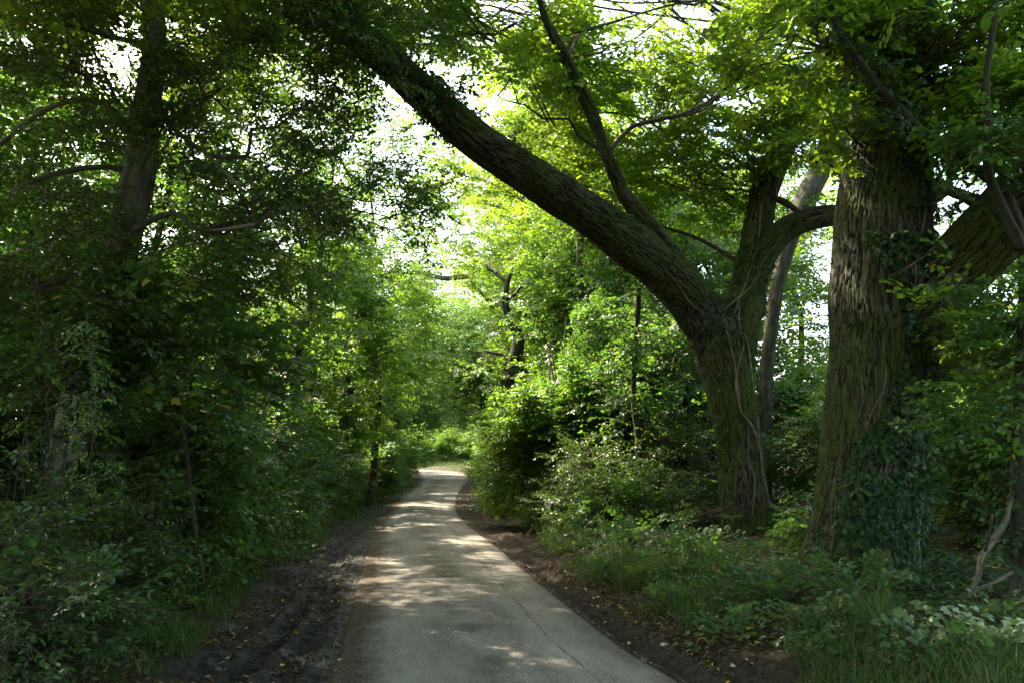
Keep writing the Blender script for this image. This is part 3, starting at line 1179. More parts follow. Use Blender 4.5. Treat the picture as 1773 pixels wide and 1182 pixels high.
A2 = thing('arching_tree', base2, 'mossy oak forking low, one thick limb arching up over the lane', 'tree', 'old trees on the right bank')
slim = lambda l, a, b: (l[0], l[1] * np.linspace(a, b, len(l[1])))
arch_main = slim(arch_main, .8, .88); arch_left = slim(arch_left, .88, .68); arch_twig = slim(arch_twig, .82, .68); arch_mid = slim(arch_mid, .92, .8)
parts = fused_tree([arch_main, arch_left, arch_mid, arch_right, arch_twig], .0125, .026, .037, 3)
for (V, Q, bk, h, no), nm, mt, lab in zip(parts, ('trunk', 'limb', 'limb', 'limb', 'limb'), ('mossbark', 'oakbark', 'mossbark', 'oakbark', 'oakbark'),
                                          ('furrowed trunk, moss yellow green on its left flank', 'thick limb rising left across the lane', 'upright ivy covered limb',
                                           'limb curving right behind the ivied trunk', 'thin dark crooked branch rising from the arching limb')):
    o = link(nm, newmesh(nm, V - base2, Q, [M[mt]], smooth=True, extra={'bark': bk, 'cav': h}), A2)
    o['label'] = lab
ARCH_SURF = [(p[0], p[4]) for p in parts]


def Bl(px, py, Y, rpx, rpy, ry, n):
    c = P(px, py, Y)
    f = (c - CAM)[1] * ct + (c - CAM)[2] * st
    return c, np.array([rpx * f / F, ry, rpy * f / F]), n


def crown(name, parent, base, path, blobs, kind, mats, seed, sc=1.0, r0=.07, thr=.46, pitch=(0, .3), vshift=0.0, nsec=None, gaps=True, dens=2.6, freq=.9):
    r = np.random.default_rng(seed)
    acc = Acc()
    for i, (c, rad, n) in enumerate(blobs):
        p = foliage(acc, r, kind, c, rad, int(n * dens), sc, thr, pitch, gaps, vshift, freq, seed)
        if path is not None and len(p):
            bough(acc, r, path, c, p, r0, nsec if nsec is not None else max(4, len(p) // 14))
    return link(name, acc.mesh(name, mats, base), parent)


LV = lambda k: [M[k], M['twig']]
OVER_SHADE = [(np.array(c, float), np.array(q, float), n) for c, q, n in (((-2.5, 13.5, 11.5), (3, 2.6, 1.6), 120), ((1.0, 10.5, 10.8), (3, 2.4, 1.6), 120), ((-4.5, 17.5, 12.5), (3, 2.6, 1.8), 120),  # overhead foliage, mostly above the view, added to shade lane and banks
        ((2.5, 6.5, 10), (3, 2.4, 1.5), 120), ((-1.5, 7, 10.2), (3, 2.4, 1.4), 110), ((-5, 10, 11), (2.6, 3, 1.6), 110),
        ((0, 2, 9.5), (3.5, 2.6, 1.4), 130), ((-7.5, 15, 12.6), (4.5, 4, .9), 400), ((-7, 22, 14), (4.5, 4, 1), 250), ((-3, 11.5, 11.6), (3.5, 3, .8), 260), ((-6, 13.5, 10.2), (3.2, 3, .7), 330), ((-4.2, 13, 8.6), (2, 2, .5), 60), ((-4.5, 5, 6.6), (2.5, 3, .7), 150), ((-3.5, 1, 6.6), (2.5, 2.5, .8), 130), ((4.8, 4, 7.2), (2.5, 3, .8), 120), ((-7, 14, 10.5), (2.6, 3, 2), 150), ((-6.5, 20, 12), (3, 3, 2.2), 150), ((-9, 17, 11), (3, 3, 2.5), 150), ((-9, 24, 12), (3, 3, 2.5), 140), ((-3, 24, 14), (3, 3, 2), 110), ((-7.5, 9, 9.5), (2.4, 2.6, 1.8), 130), ((0, -3, 9), (4, 2.6, 1.5), 140))]
P2 = np.vstack([arch_mid[0], arch_right[0], arch_twig[0]])
crown('crown', A2, base2, P2, [Bl(1180, 330, 17, 130, 110, 1.6, 170), Bl(1010, 110, 16, 150, 110, 1.6, 190), Bl(1250, 120, 15.5, 160, 120, 1.8, 230),
                               Bl(1140, 230, 18, 120, 90, 1.5, 130), Bl(1380, 260, 14.6, 80, 80, 1.2, 90), Bl(890, 90, 16, 110, 100, 1.6, 130), Bl(1400, 100, 13.6, 130, 90, 1.4, 170),
                               Bl(900, -140, 15, 200, 110, 3, 120), Bl(1360, -140, 14, 220, 100, 3, 120), Bl(1060, 300, 19, 90, 60, 1.2, 70), Bl(930, 210, 18, 120, 100, 1.5, 130), Bl(840, 330, 20, 100, 80, 1.5, 90), Bl(760, 60, 15, 90, 80, 1.2, 80), Bl(860, 165, 13.5, 100, 80, 1, 80)],
      'oak', LV('oak'), 11, 1.3, .05, .42, dens=2.0)
crown('crown', A2, base2, np.vstack([arch_mid[0][-2:], Ppath([(1460, -60, 16, 8), (1300, -300, 15, 8), (1000, -500, 14, 8), (600, -700, 12, 8)])[0]]), OVER_SHADE, 'oak', LV('oak'), 14, 1.3, .035, .30, dens=2.6)
crown('crown', A2, base2, arch_left[0][6:], [Bl(600, 90, 8.8, 130, 110, .8, 210), Bl(700, 40, 9.6, 120, 70, .8, 130), Bl(490, 40, 8.2, 110, 90, .8, 130), Bl(660, 170, 9.4, 70, 60, .5, 70)],
      'holly', LV('holly'), 12, 1.0, .03, .36, vshift=.15, dens=2.1, freq=1.9)

base1 = np.array([XG(1498, 10.3), 10.3, 0]); base1[2] = gz(base1[0], base1[1])
big_main = Ppath([(1484, 1060, 10.3, 128), (1488, 1000, 10.3, 106), (1496, 945, 10.3, 93), (1504, 880, 10.3, 87), (1511, 790, 10.3, 82), (1517, 700, 10.3, 79), (1521, 600, 10.3, 77),
                  (1523, 500, 10.3, 81), (1527, 400, 10.3, 78), (1533, 300, 10.3, 70), (1538, 200, 10.3, 64), (1540, 100, 10.3, 62), (1542, 0, 10.3, 60), (1546, -150, 10.2, 54), (1552, -330, 10.1, 44)])
big_limb = Ppath([(1535, 590, 10.2, 52), (1590, 535, 10.1, 56), (1645, 478, 9.9, 56), (1705, 415, 9.6, 55), (1770, 345, 9.3, 54), (1850, 255, 8.9, 50), (1960, 130, 8.4, 44)])
big_low = Ppath([(1560, 652, 10.4, 26), (1610, 640, 10.6, 25), (1670, 636, 10.9, 23), (1740, 640, 11.2, 21), (1830, 620, 11.6, 17)])
big_small = Ppath([(1590, 340, 10.5, 12), (1625, 325, 11, 11), (1665, 338, 11.4, 10), (1705, 352, 11.8, 9), (1780, 345, 12.2, 7)])
roots = []
for a, ln, w in ((205, 1.0, 24), (245, .7, 22), (160, .9, 22)):
    d = np.array([cos(radians(a)), sin(radians(a)), 0])
    p0 = base1 + d * .35 + [0, 0, .55]; p1 = base1 + d * .75 + [0, 0, .16]; p2 = base1 + d * (.75 + ln * .5) + [0, 0, -.12]
    roots.append((np.array([p0, p1, p2]), np.array([.22, .17, .06])))
A1 = thing('ivied_oak', base1, 'huge straight oak at right, its trunk clad in dark ivy on one side', 'tree', 'old trees on the right bank')
parts1 = fused_tree([big_main, big_limb, big_low, big_small], .0125, .024, .03, 5)
for (V, Q, bk, h, no), nm, mt, lab in zip(parts1, ('trunk', 'limb', 'limb', 'limb'), ('oakbark', 'mossbark', 'mossbark', 'oakbark'),
                                          ('massive deeply furrowed trunk', 'very thick limb rising to the right edge', 'dark level limb low on the right', 'thin bare dark limb at right')):
    o = link(nm, newmesh(nm, V - base1, Q, [M[mt]], smooth=True, extra={'bark': bk, 'cav': h}), A1)
    o['label'] = lab
for i, (p, rr) in enumerate(roots):
    V, T, bk, cv = bark_tube(p, rr, 26, .025, .03, .06, 50 + i)
    link('root', newmesh('root', V - base1, T, [M['mossbark']], smooth=True, extra={'bark': bk, 'cav': cv}), A1)
crown('crown', A1, base1, np.vstack([big_main[0][8:], big_limb[0][3:]]), [Bl(1650, 70, 9.2, 140, 90, 1.0, 170), Bl(1410, 60, 9.4, 130, 60, 1.0, 120), Bl(1730, 190, 9, 80, 70, .8, 80),
                                                 Bl(1620, 560, 9.3, 80, 30, .4, 26), Bl(1560, 20, 8.8, 120, 60, .7, 80), Bl(1540, 480, 9.35, 70, 30, .25, 12),
                                                 Bl(1500, -190, 9, 420, 130, 2.5, 330), Bl(1720, 600, 9.6, 70, 60, .5, 40), Bl(1440, 210, 9.6, 70, 40, .4, 26)],
      'hazel', LV('oak'), 13, 1.0, .045, .42)


# ------------------------------------------------------------------ ivy on trunks
def leaves_on(surf, mask, n, size, seed, shape='ivy', lift=.02, hang=1.0):
    """ivy leaves laid like tiles over bark, tips hanging"""
    V, N = surf
    r = np.random.default_rng(seed)
    m = np.nonzero(mask(V, N))[0]
    acc = Acc()
    if not len(m):
        return acc
    idx = r.choice(m, n)
    sh = leafshape(shape)
    for i in idx:
        nn = N[i] + r.normal(0, .38, 3)
        d = np.array([0, 0, -hang]) + r.normal(0, .5, 3)
        put_leaf(acc, sh, V[i] + N[i] * r.uniform(.01, lift) + r.normal(0, .01, 3), d, nn, size * r.uniform(.55, 1.3), r.uniform(0, .96))
    return acc


def stem_on(acc, pts, r0, mi=1):
    V, T, bk = tube(pts, np.linspace(r0, r0 * .5, len(pts)), 7, .08)
    acc.add(V, T, mi, .5)


def ivy(name, base, label, leaf_acc, stems, parts_mat, sprays=None):
    t = thing(name, base, label, 'ivy', 'ivy climbing the trunks')
    V, T, Mi, A = leaf_acc.arrays()
    link('foliage', newmesh('foliage', V - base, T, LV('ivy'), Mi, A, smooth=(Mi == 1)), t)
    for pts, rr in stems:
        V, T, bk = tube(pts, rr, 8, .06)
        link('stem', newmesh('stem', V - base, T, [M['vine']], smooth=True, extra={'bark': bk, 'cav': np.full(len(V), .6)}), t)
    return t


def front(path, f, th, lift=.0):
    """a place on the near face of a trunk: f along it (0..1), th across (-1 left .. 1 right)"""
    p, r = smooth_path(path[0], path[1], .1)
    i = int(np.clip(f, 0, 1) * (len(p) - 1))
    return p[i] + r[i] * np.array([sin(th * 1.5), -cos(th * 1.5), 0]) * (1.03 + lift)


S1 = (parts1[0][0], parts1[0][4])
sx1 = lambda V: proj(V)


def m_low(V, N):
    px, py, f = proj(V)
    edge = 1500 + 55 * np.sin(py * .013) + 40 * (vn(V * 2.3, 71) - .5) * 2 - 35 * ss(850, 960, py)
    return (N[:, 1] < .5) & (py > 400) & (py < 1000) & (px > edge - 20 * ss(560, 480, py) + 75 * ss(600, 440, py)) & (vn(V * 3.1, 72) > .2)


def m_high(V, N):
    px, py, f = proj(V)
    return (N[:, 1] < .6) & (py > -60) & (py < 470) & ((px > 1570 - 25 * vn(V * 2, 73)) | ((np.abs(px - 1505 - 18 * np.sin(py * .02)) < 16) & (py > 225) & (py < 330))) & (vn(V * 3.7, 74) > .35)


def m_left(V, N):
    px, py, f = proj(V)
    return (N[:, 1] < .6) & (py > 760) & (py < 1010) & (vn(V * 2.8, 75) > .5 + .2 * ss(900, 780, py))


a = leaves_on(S1, m_low, 8800, .068, 1, lift=.06)
b = leaves_on(S1, m_high, 2600, .062, 2, lift=.07)
c = leaves_on(S1, m_left, 700, .055, 3, lift=.05)
acc = Acc()
for q in (a, b, c):
    acc.add(*q.arrays()[:2], 0, q.arrays()[3])
r_ = np.random.default_rng(5)
mm = np.nonzero(m_low(*S1) | m_high(*S1))[0]
ii = r_.choice(mm, 150)
nn = S1[1][ii]
add_sprays(acc, 'ivyspray', S1[0][ii] + nn * .02, np.arctan2(nn[:, 1], nn[:, 0]) + r_.normal(0, .5, 150), r_.normal(-.2, .5, 150), r_.normal(0, .5, 150), r_.uniform(.5, 1.1, 150), r_)
stems = []
for th0, th1, f0, f1, w, q in ((.1, .55, .05, .5, .022, 1), (.45, .2, .05, .62, .026, 2), (.7, .85, .05, .75, .02, 3), (-.55, -.2, .06, .3, .012, 4), (-.8, -.5, .06, .26, .010, 5)):
    r_ = np.random.default_rng(q)
    stems.append(([front(big_main, f, th0 + (th1 - th0) * (f - f0) / (f1 - f0) + .09 * sin(f * 40 + q)) for f in np.linspace(f0, f1, 14)], np.linspace(w, w * .5, 14)))
ivy('climbing_ivy', base1, 'dark glossy ivy cloaking the right side of the huge straight oak', acc, stems, None)

S2 = [(np.vstack([q[0] for q in parts]), np.vstack([q[4] for q in parts]))][0]


def m_arch(V, N):
    px, py, f = proj(V)
    top = (N[:, 2] > .25) & (px < 1160) & (vn(V * 2.2, 81) > .52)
    fork = (px > 1195) & (px < 1345) & (py > 240) & (py < 600) & (vn(V * 2.6, 82) > .50)
    end = (px < 790) & (px > 500) & (vn(V * 2.1, 83) > .35)
    trunk = (px > 1225) & (py > 600) & (py < 930) & (vn(V * 3, 84) > .72)
    ed = (px > 925) & (px < 1010) & (py < 180) & (vn(V * 3, 85) > .4)
    return top | fork | end | trunk | ed


a = leaves_on(S2, m_arch, 4200, .052, 7, lift=.06, hang=.5)
acc = Acc()
acc.add(*a.arrays()[:2], 0, a.arrays()[3])
mm = np.nonzero(m_arch(*S2))[0]
r_ = np.random.default_rng(6)
ii = r_.choice(mm, 240)
nn = S2[1][ii]
pz = proj(S2[0][ii])
sc_ = np.where(pz[0] < 800, 1.0, .55) * r_.uniform(.6, 1.1, 240)
add_sprays(acc, 'ivyspray', S2[0][ii] + nn * .02, np.arctan2(nn[:, 1], nn[:, 0]) + r_.normal(0, .6, 240), r_.normal(.1, .5, 240), r_.normal(0, .5, 240), sc_, r_)


def vine(l, w):
    """an ivy stem lying on the bark along photograph places"""
    V, N = S2
    px, py, f = proj(V)
    pts = []
    for x, y in l:
        m = np.nonzero((np.abs(px - x) < 5) & (np.abs(py - y) < 5))[0]
        if len(m):
            j = m[f[m].argmin()]
            pts.append(V[j] + N[j] * w * .6)
    return pts, np.linspace(w, w * .55, len(pts))


vl = [([(1338, 875), (1325, 820), (1318, 770), (1306, 740), (1285, 715), (1280, 670), (1273, 620), (1262, 570), (1254, 540)], .030),
      ([(1318, 765), (1322, 700), (1310, 640), (1296, 600), (1284, 570), (1275, 530), (1268, 505)], .026),
      ([(1285, 712), (1276, 660), (1283, 620), (1290, 590), (1286, 560)], .022),
      ([(1245, 900), (1247, 850), (1262, 800), (1270, 770)], .014),
      ([(1300, 890), (1306, 830), (1296, 790), (1300, 740)], .018),
      ([(1275, 540), (1290, 480), (1308, 420), (1318, 350), (1335, 290)], .018),
      ([(1260, 530), (1300, 490), (1318, 450), (1352, 408)], .016),
      ([(1222, 545), (1200, 530), (1180, 500), (1150, 465)], .014)]
stems = [s for s in (vine(*v) for v in vl) if len(s[0]) > 2]
ivy('climbing_ivy', base2, 'ivy with pale twisting stems on the oak whose limb arches over', acc, stems, None)


# ------------------------------------------------------------------ other trees
def simple_tree(name, label, path, blobs, kind, leafm, barkm, seed, sc=1.0, r0=.06, thr=.46, amp=.012, cell=.05, sides=28, step=.05, group=None, limbs=(), base=None, nsec=None,
                pitch=(0, .3), vshift=0.0, gaps=True, ivied=0, dens=2.6, freq=.9, ivtop=.6):
    pts, rad = path
    b = pts[0].copy() if base is None else base
    b[2] = gz(b[0], b[1])
    t = thing(name, b, label, 'tree', group)
    V, T, bk, cav = bark_tube(pts, rad, sides, step, amp, cell, seed)
    link('trunk', newmesh('trunk', V - b, T, [M[barkm]], smooth=True, extra={'bark': bk, 'cav': cav}), t)
    for lp in limbs:
        V2, T2, bk2, cv2 = bark_tube(lp[0], lp[1], 14, step * 1.3, amp * .6, cell, seed + 3)
        link('limb', newmesh('limb', V2 - b, T2, [M[barkm]], smooth=True, extra={'bark': bk2, 'cav': cv2}), t)
    allp = smooth_path(pts, rad, .5)[0]
    if limbs:
        allp = np.vstack([allp] + [smooth_path(l[0], l[1], .5)[0][2:] for l in limbs])
    if blobs:
        crown('crown', t, b, allp[len(allp) // 4:], blobs, kind, LV(leafm), seed, sc, r0, thr, pitch, vshift, nsec, gaps, dens, freq)
    if ivied:
        r = np.random.default_rng(seed + 1)
        acc = Acc()
        p, rr = smooth_path(pts, rad, .1)
        i = r.integers(0, int(len(p) * ivtop), ivied)
        a = r.uniform(0, 2 * pi, ivied)
        d = np.stack([np.cos(a), np.sin(a), 0 * a], 1)
        q = p[i] + d * (rr[i] * 1.02)[:, None]
        k = vn(q * 1.7, 5) > .35
        add_sprays(acc, 'ivyspray', q[k], a[k] + r.normal(0, .5, k.sum()), r.normal(-.3, .5, k.sum()), r.normal(0, .5, k.sum()), r.uniform(.7, 1.3, k.sum()), r)
        iv = thing('climbing_ivy', b, ivied_label[0], 'ivy', 'ivy climbing the trunks')
        V, T, Mi, A = acc.arrays()
        link('foliage', newmesh('foliage', V - b, T, LV('ivy'), Mi, A, smooth=(Mi == 1)), iv)
    return t


ivied_label = ['']
T3 = Ppath([(58, 1030, 8.5, 44), (82, 970, 8.5, 36), (108, 830, 8.5, 30), (133, 700, 8.4, 29), (186, 580, 8.5, 25), (210, 450, 8.6, 25), (232, 340, 8.5, 28), (247, 270, 8.5, 26), (252, 200, 8.5, 22), (268, 80, 8.6, 19), (262, -60, 8.5, 18), (268, -240, 8.5, 15)])
t3limbs = [(a, b * .55) for a, b in [Ppath([(240, 300, 8.5, 14), (180, 290, 8.3, 9), (100, 300, 8.0, 8), (20, 330, 7.6, 6)]), Ppath([(216, 440, 8.5, 13), (150, 400, 8.8, 10), (60, 425, 9, 8), (-40, 470, 9.2, 6)]),
           Ppath([(254, 180, 8.5, 12), (320, 240, 8.2, 7), (360, 270, 8, 5), (420, 330, 7.8, 4)]), Ppath([(245, 260, 8.5, 13), (180, 180, 8.7, 9), (90, 185, 8.9, 8), (0, 250, 9.1, 6)]),
           Ppath([(262, 80, 8.5, 11), (180, 60, 8.4, 8), (80, 30, 8.2, 7), (0, -10, 8, 6)]),
           Ppath([(225, 400, 8.5, 11), (300, 370, 8.2, 8), (350, 400, 8.0, 7), (440, 390, 7.7, 5)]), Ppath([(200, 520, 8.5, 10), (120, 480, 8.1, 7), (60, 500, 7.8, 6), (10, 470, 7.6, 4)])]]
ivied_label[0] = 'ivy and leaves climbing the leaning trunk at far left'
simple_tree('leaning_tree', 'dark smooth trunk leaning right at far left among glossy leaves', T3,
            [Bl(110, 110, 8.0, 170, 140, 1.0, 185), Bl(390, 150, 8.2, 160, 140, 1.0, 190), Bl(110, 350, 7.8, 150, 120, .9, 150), Bl(420, 340, 8.6, 150, 110, 1.0, 150),
             Bl(610, 330, 9.0, 120, 100, .9, 95), Bl(260, 30, 7.6, 130, 80, .7, 90), Bl(70, 490, 8.2, 120, 60, .7, 80), Bl(300, 480, 8.8, 140, 60, .7, 85), Bl(250, -190, 8, 420, 130, 2, 320),
             Bl(520, 420, 9.4, 120, 60, .7, 60), Bl(240, 560, 8.0, 110, 50, .5, 50), Bl(690, 380, 9.6, 80, 70, .5, 24), Bl(540, 250, 11.5, 150, 100, 1, 110), Bl(640, 330, 12.5, 110, 80, .8, 60), Bl(430, 210, 11, 120, 100, 1, 60), Bl(220, 130, 7.6, 60, 90, .4, 36), Bl(190, 520, 7.7, 70, 60, .3, 26), Bl(100, 690, 7.6, 60, 70, .3, 22)],
            'holly', 'holly', 'smoothbark', 21, 1.0, .03, .38, .008, .09, limbs=t3limbs, dens=1.6, ivied=260, freq=1.9, ivtop=.42)

SY = Ppath([(352, 1010, 9.7, 5), (335, 900, 9.6, 4.6), (318, 760, 9.4, 4.2), (290, 640, 9.2, 4), (250, 540, 9.0, 5), (215, 440, 8.8, 3)])
simple_tree('sycamore_sapling', 'young sycamore with lobed leaves spreading before the leaning trunk', SY,
            [Bl(90, 600, 8.0, 120, 40, .5, 34), Bl(330, 605, 8.7, 110, 40, .5, 38), Bl(230, 530, 8.4, 120, 40, .5, 30), Bl(425, 650, 9.2, 70, 35, .4, 18), Bl(300, 700, 9.0, 100, 40, .5, 26), Bl(480, 540, 9.8, 80, 40, .4, 20), Bl(160, 470, 8.2, 90, 40, .4, 16)],
            'maple', 'hedge', 'darkbark', 26, 1.15, .012, .35, .003, .06, dens=1.6, freq=1.6)

T4 = Ppath([(1752, 1060, 8.2, 22), (1755, 1000, 8.2, 19), (1758, 850, 8.2, 16), (1762, 700, 8.2, 14), (1768, 560, 8.2, 14), (1768, 430, 8.2, 14), (1740, 345, 8.3, 13), (1700, 305, 8.35, 13), (1660, 284, 8.4, 12.5), (1594, 238, 8.5, 12),
            (1530, 165, 8.6, 11), (1470, 95, 8.7, 10), (1437, 40, 8.8, 9), (1425, -40, 8.9, 7)])
T4 = (T4[0] + vn(T4[0] * 3.7, 3)[:, None] * [.08, 0, .08], T4[1] * np.linspace(.85, .55, len(T4[1])))
ivied_label[0] = 'ivy running up the bent sapling at the right edge'
simple_tree('bent_sapling', 'slender ivied stem at the right edge bending over in front of the huge oak', T4,
            [Bl(1480, 120, 8.6, 70, 40, .3, 16), Bl(1720, 250, 8.1, 60, 50, .4, 28), Bl(1690, 480, 8.0, 70, 60, .4, 26), Bl(1760, 560, 8.0, 50, 70, .4, 22), Bl(1700, 720, 8.2, 60, 60, .4, 20)],
            'hazel', 'hedge', 'darkbark', 22, .8, .02, .4, .005, .07, limbs=[Ppath([(1768, 430, 8.2, 12), (1740, 370, 8.1, 9), (1712, 300, 8.05, 8), (1712, 220, 8.0, 6), (1708, 130, 8, 5), (1722, 30, 8, 4), (1715, -60, 8, 3)])], ivied=190, ivtop=.97)

T7 = Ppath([(1318, 930, 20, 30), (1322, 780, 20, 20), (1328, 640, 20, 17), (1342, 520, 20, 17), (1362, 430, 20, 20), (1395, 345, 20, 28), (1432, 270, 20, 26), (1462, 180, 20, 20), (1480, 60, 20, 14), (1490, -60, 20, 9)])
T7 = (T7[0], T7[1] * .68)
simple_tree('background_tree', 'pale bare trunk leaning right, seen just behind the arching oak', T7, [Bl(1420, 20, 20, 170, 150, 2.5, 130), Bl(1520, 200, 21, 120, 100, 2, 80), Bl(1350, 160, 21, 100, 90, 2, 70)], 'hazel', 'lime', 'midbark', 23, 1.5, .06, .48, .01, .07)

T5 = Ppath([(1111, 915, 18, 6.5), (1107, 840, 18, 6), (1105, 760, 18, 5.5), (1097, 680, 18, 5), (1102, 590, 18, 4.5), (1106, 500, 18, 5)])
simple_tree('hazel_sapling', 'thin bare sapling stem left of the arching oak', T5, [Bl(1100, 480, 18, 90, 70, 1, 60), Bl(1080, 590, 17.6, 60, 50, .6, 26), Bl(1110, 700, 17.4, 50, 60, .5, 20)], 'hazel', 'hedge', 'darkbark', 24, 1.0, .03, .4, .004, .06)
T6 = Ppath([(1133, 900, 20, 8), (1131, 800, 20, 7), (1128, 690, 20, 6), (1130, 580, 20, 5)])
simple_tree('hazel_sapling', 'fainter grey sapling stem deeper in the hedge, nearest the arching oak', T6, [Bl(1140, 540, 20, 80, 60, 1, 45)], 'hazel', 'hedge', 'palebark', 25, 1.0, .03, .4, .004, .06)


# ------------------------------------------------------------------ roadside and woodland trees
def wood_tree(name, label, px, Y, h, cw, z0, n, kind, leafm, barkm, seed, rt=.16, lean=0.0, sc=1.3, group='woodland trees', thr=.46, nb=6, ivied=None, vshift=0.0, gaps=True, xy=None):
    r = np.random.default_rng(seed)
    x, y = (XG(px, Y), Y) if xy is None else xy
    z = gz(x, y)
    k = 7
    pts = [np.array([x, y, z - .15])]
    for i in range(1, k):
        f = i / (k - 1)
        pts.append(np.array([x + lean * h * f + r.normal(0, .03 * h * f), y + r.normal(0, .03 * h * f), z + h * .92 * f]))
    rad = np.array([rt * 1.5, rt * 1.05, rt * .92, rt * .8, rt * .6, rt * .4, rt * .15])
    blobs = []
    for i in range(nb):
        f = (i + .5) / nb
        a = r.uniform(0, 2 * pi)
        q = cw * .30 * (1 - .55 * f ** 2) * r.uniform(.5, 1.3)
        c = np.array([x + lean * h * (.3 + .7 * f) + q * cos(a), y + q * sin(a), z + z0 + (h - z0) * (.08 + .86 * f)])
        blobs.append((c, np.array([cw * .38, cw * .38, (h - z0) * .26]) * r.uniform(.85, 1.2), int(n * 1.25 / nb)))
    iv = 0
    if ivied:
        ivied_label[0] = ivied
        iv = 260
    return simple_tree(name, label, (np.array(pts), rad), blobs, kind, leafm, barkm, seed, sc, rt * .35, thr, .012 if Y < 30 else .0, .06, 14 if Y > 20 else 22, .15, group, nsec=5, vshift=vshift, ivied=iv, gaps=gaps)


RT = 'trees along the lane'
wood_tree('roadside_tree', 'leaning dark trunk in the left hedge, nearest of three by the lane', 536, 24, 10, 5, 3.4, 420, 'hazel', 'lime', 'oakbark', 101, .17, -.06, 1.3, RT, ivied='ivy round the leaning dark trunk in the left hedge')
wood_tree('roadside_tree', 'ivy wrapped trunk in the left hedge, middle of three by the lane', 598, 29, 11, 5.5, 3.4, 420, 'hazel', 'lime', 'oakbark', 102, .2, .02, 1.35, RT, ivied='ivy round the middle trunk of the left hedge')
wood_tree('roadside_tree', 'dark ivied tree at the left of the bend, farthest of three by the lane', 632, 37, 11, 5.5, 3.0, 430, 'far', 'lime', 'oakbark', 103, .22, .05, 1.3, RT, ivied='ivy round the farthest trunk at the left of the bend')
wood_tree('roadside_tree', 'dark thick trunk standing in the hollow of the right hedge', 884, 28, 9, 5, 3.6, 400, 'hazel', 'lime', 'oakbark', 104, .36, -.02, 1.2, RT, ivied='ivy lit on the dark trunk in the right hedge hollow')
wood_tree('roadside_tree', 'overhanging dark tree arching above the left side of the bend', 672, 47, 10, 6.5, 2.6, 460, 'far', 'hedge', 'oakbark', 105, .22, .12, 1.3, RT)
wood_tree('roadside_tree', 'dark leaning tree whose boughs arch right across the lane at the bend', 655, 53, 10.5, 8, 4.3, 520, 'far', 'hedge', 'oakbark', 108, .22, .28, 1.3, RT)
wood_tree('roadside_tree', 'dark tree overhanging the right side of the bend', 850, 52, 10, 6.5, 3.2, 460, 'far', 'hedge', 'oakbark', 106, .22, -.13, 1.3, RT)
wood_tree('roadside_tree', 'slim tree rising from the bright hedge at the lane end', 772, 73, 14, 5, 7, 300, 'far', 'lime', 'oakbark', 107, .22, .0, 1.6, RT)
DW = 'background woodland trees'
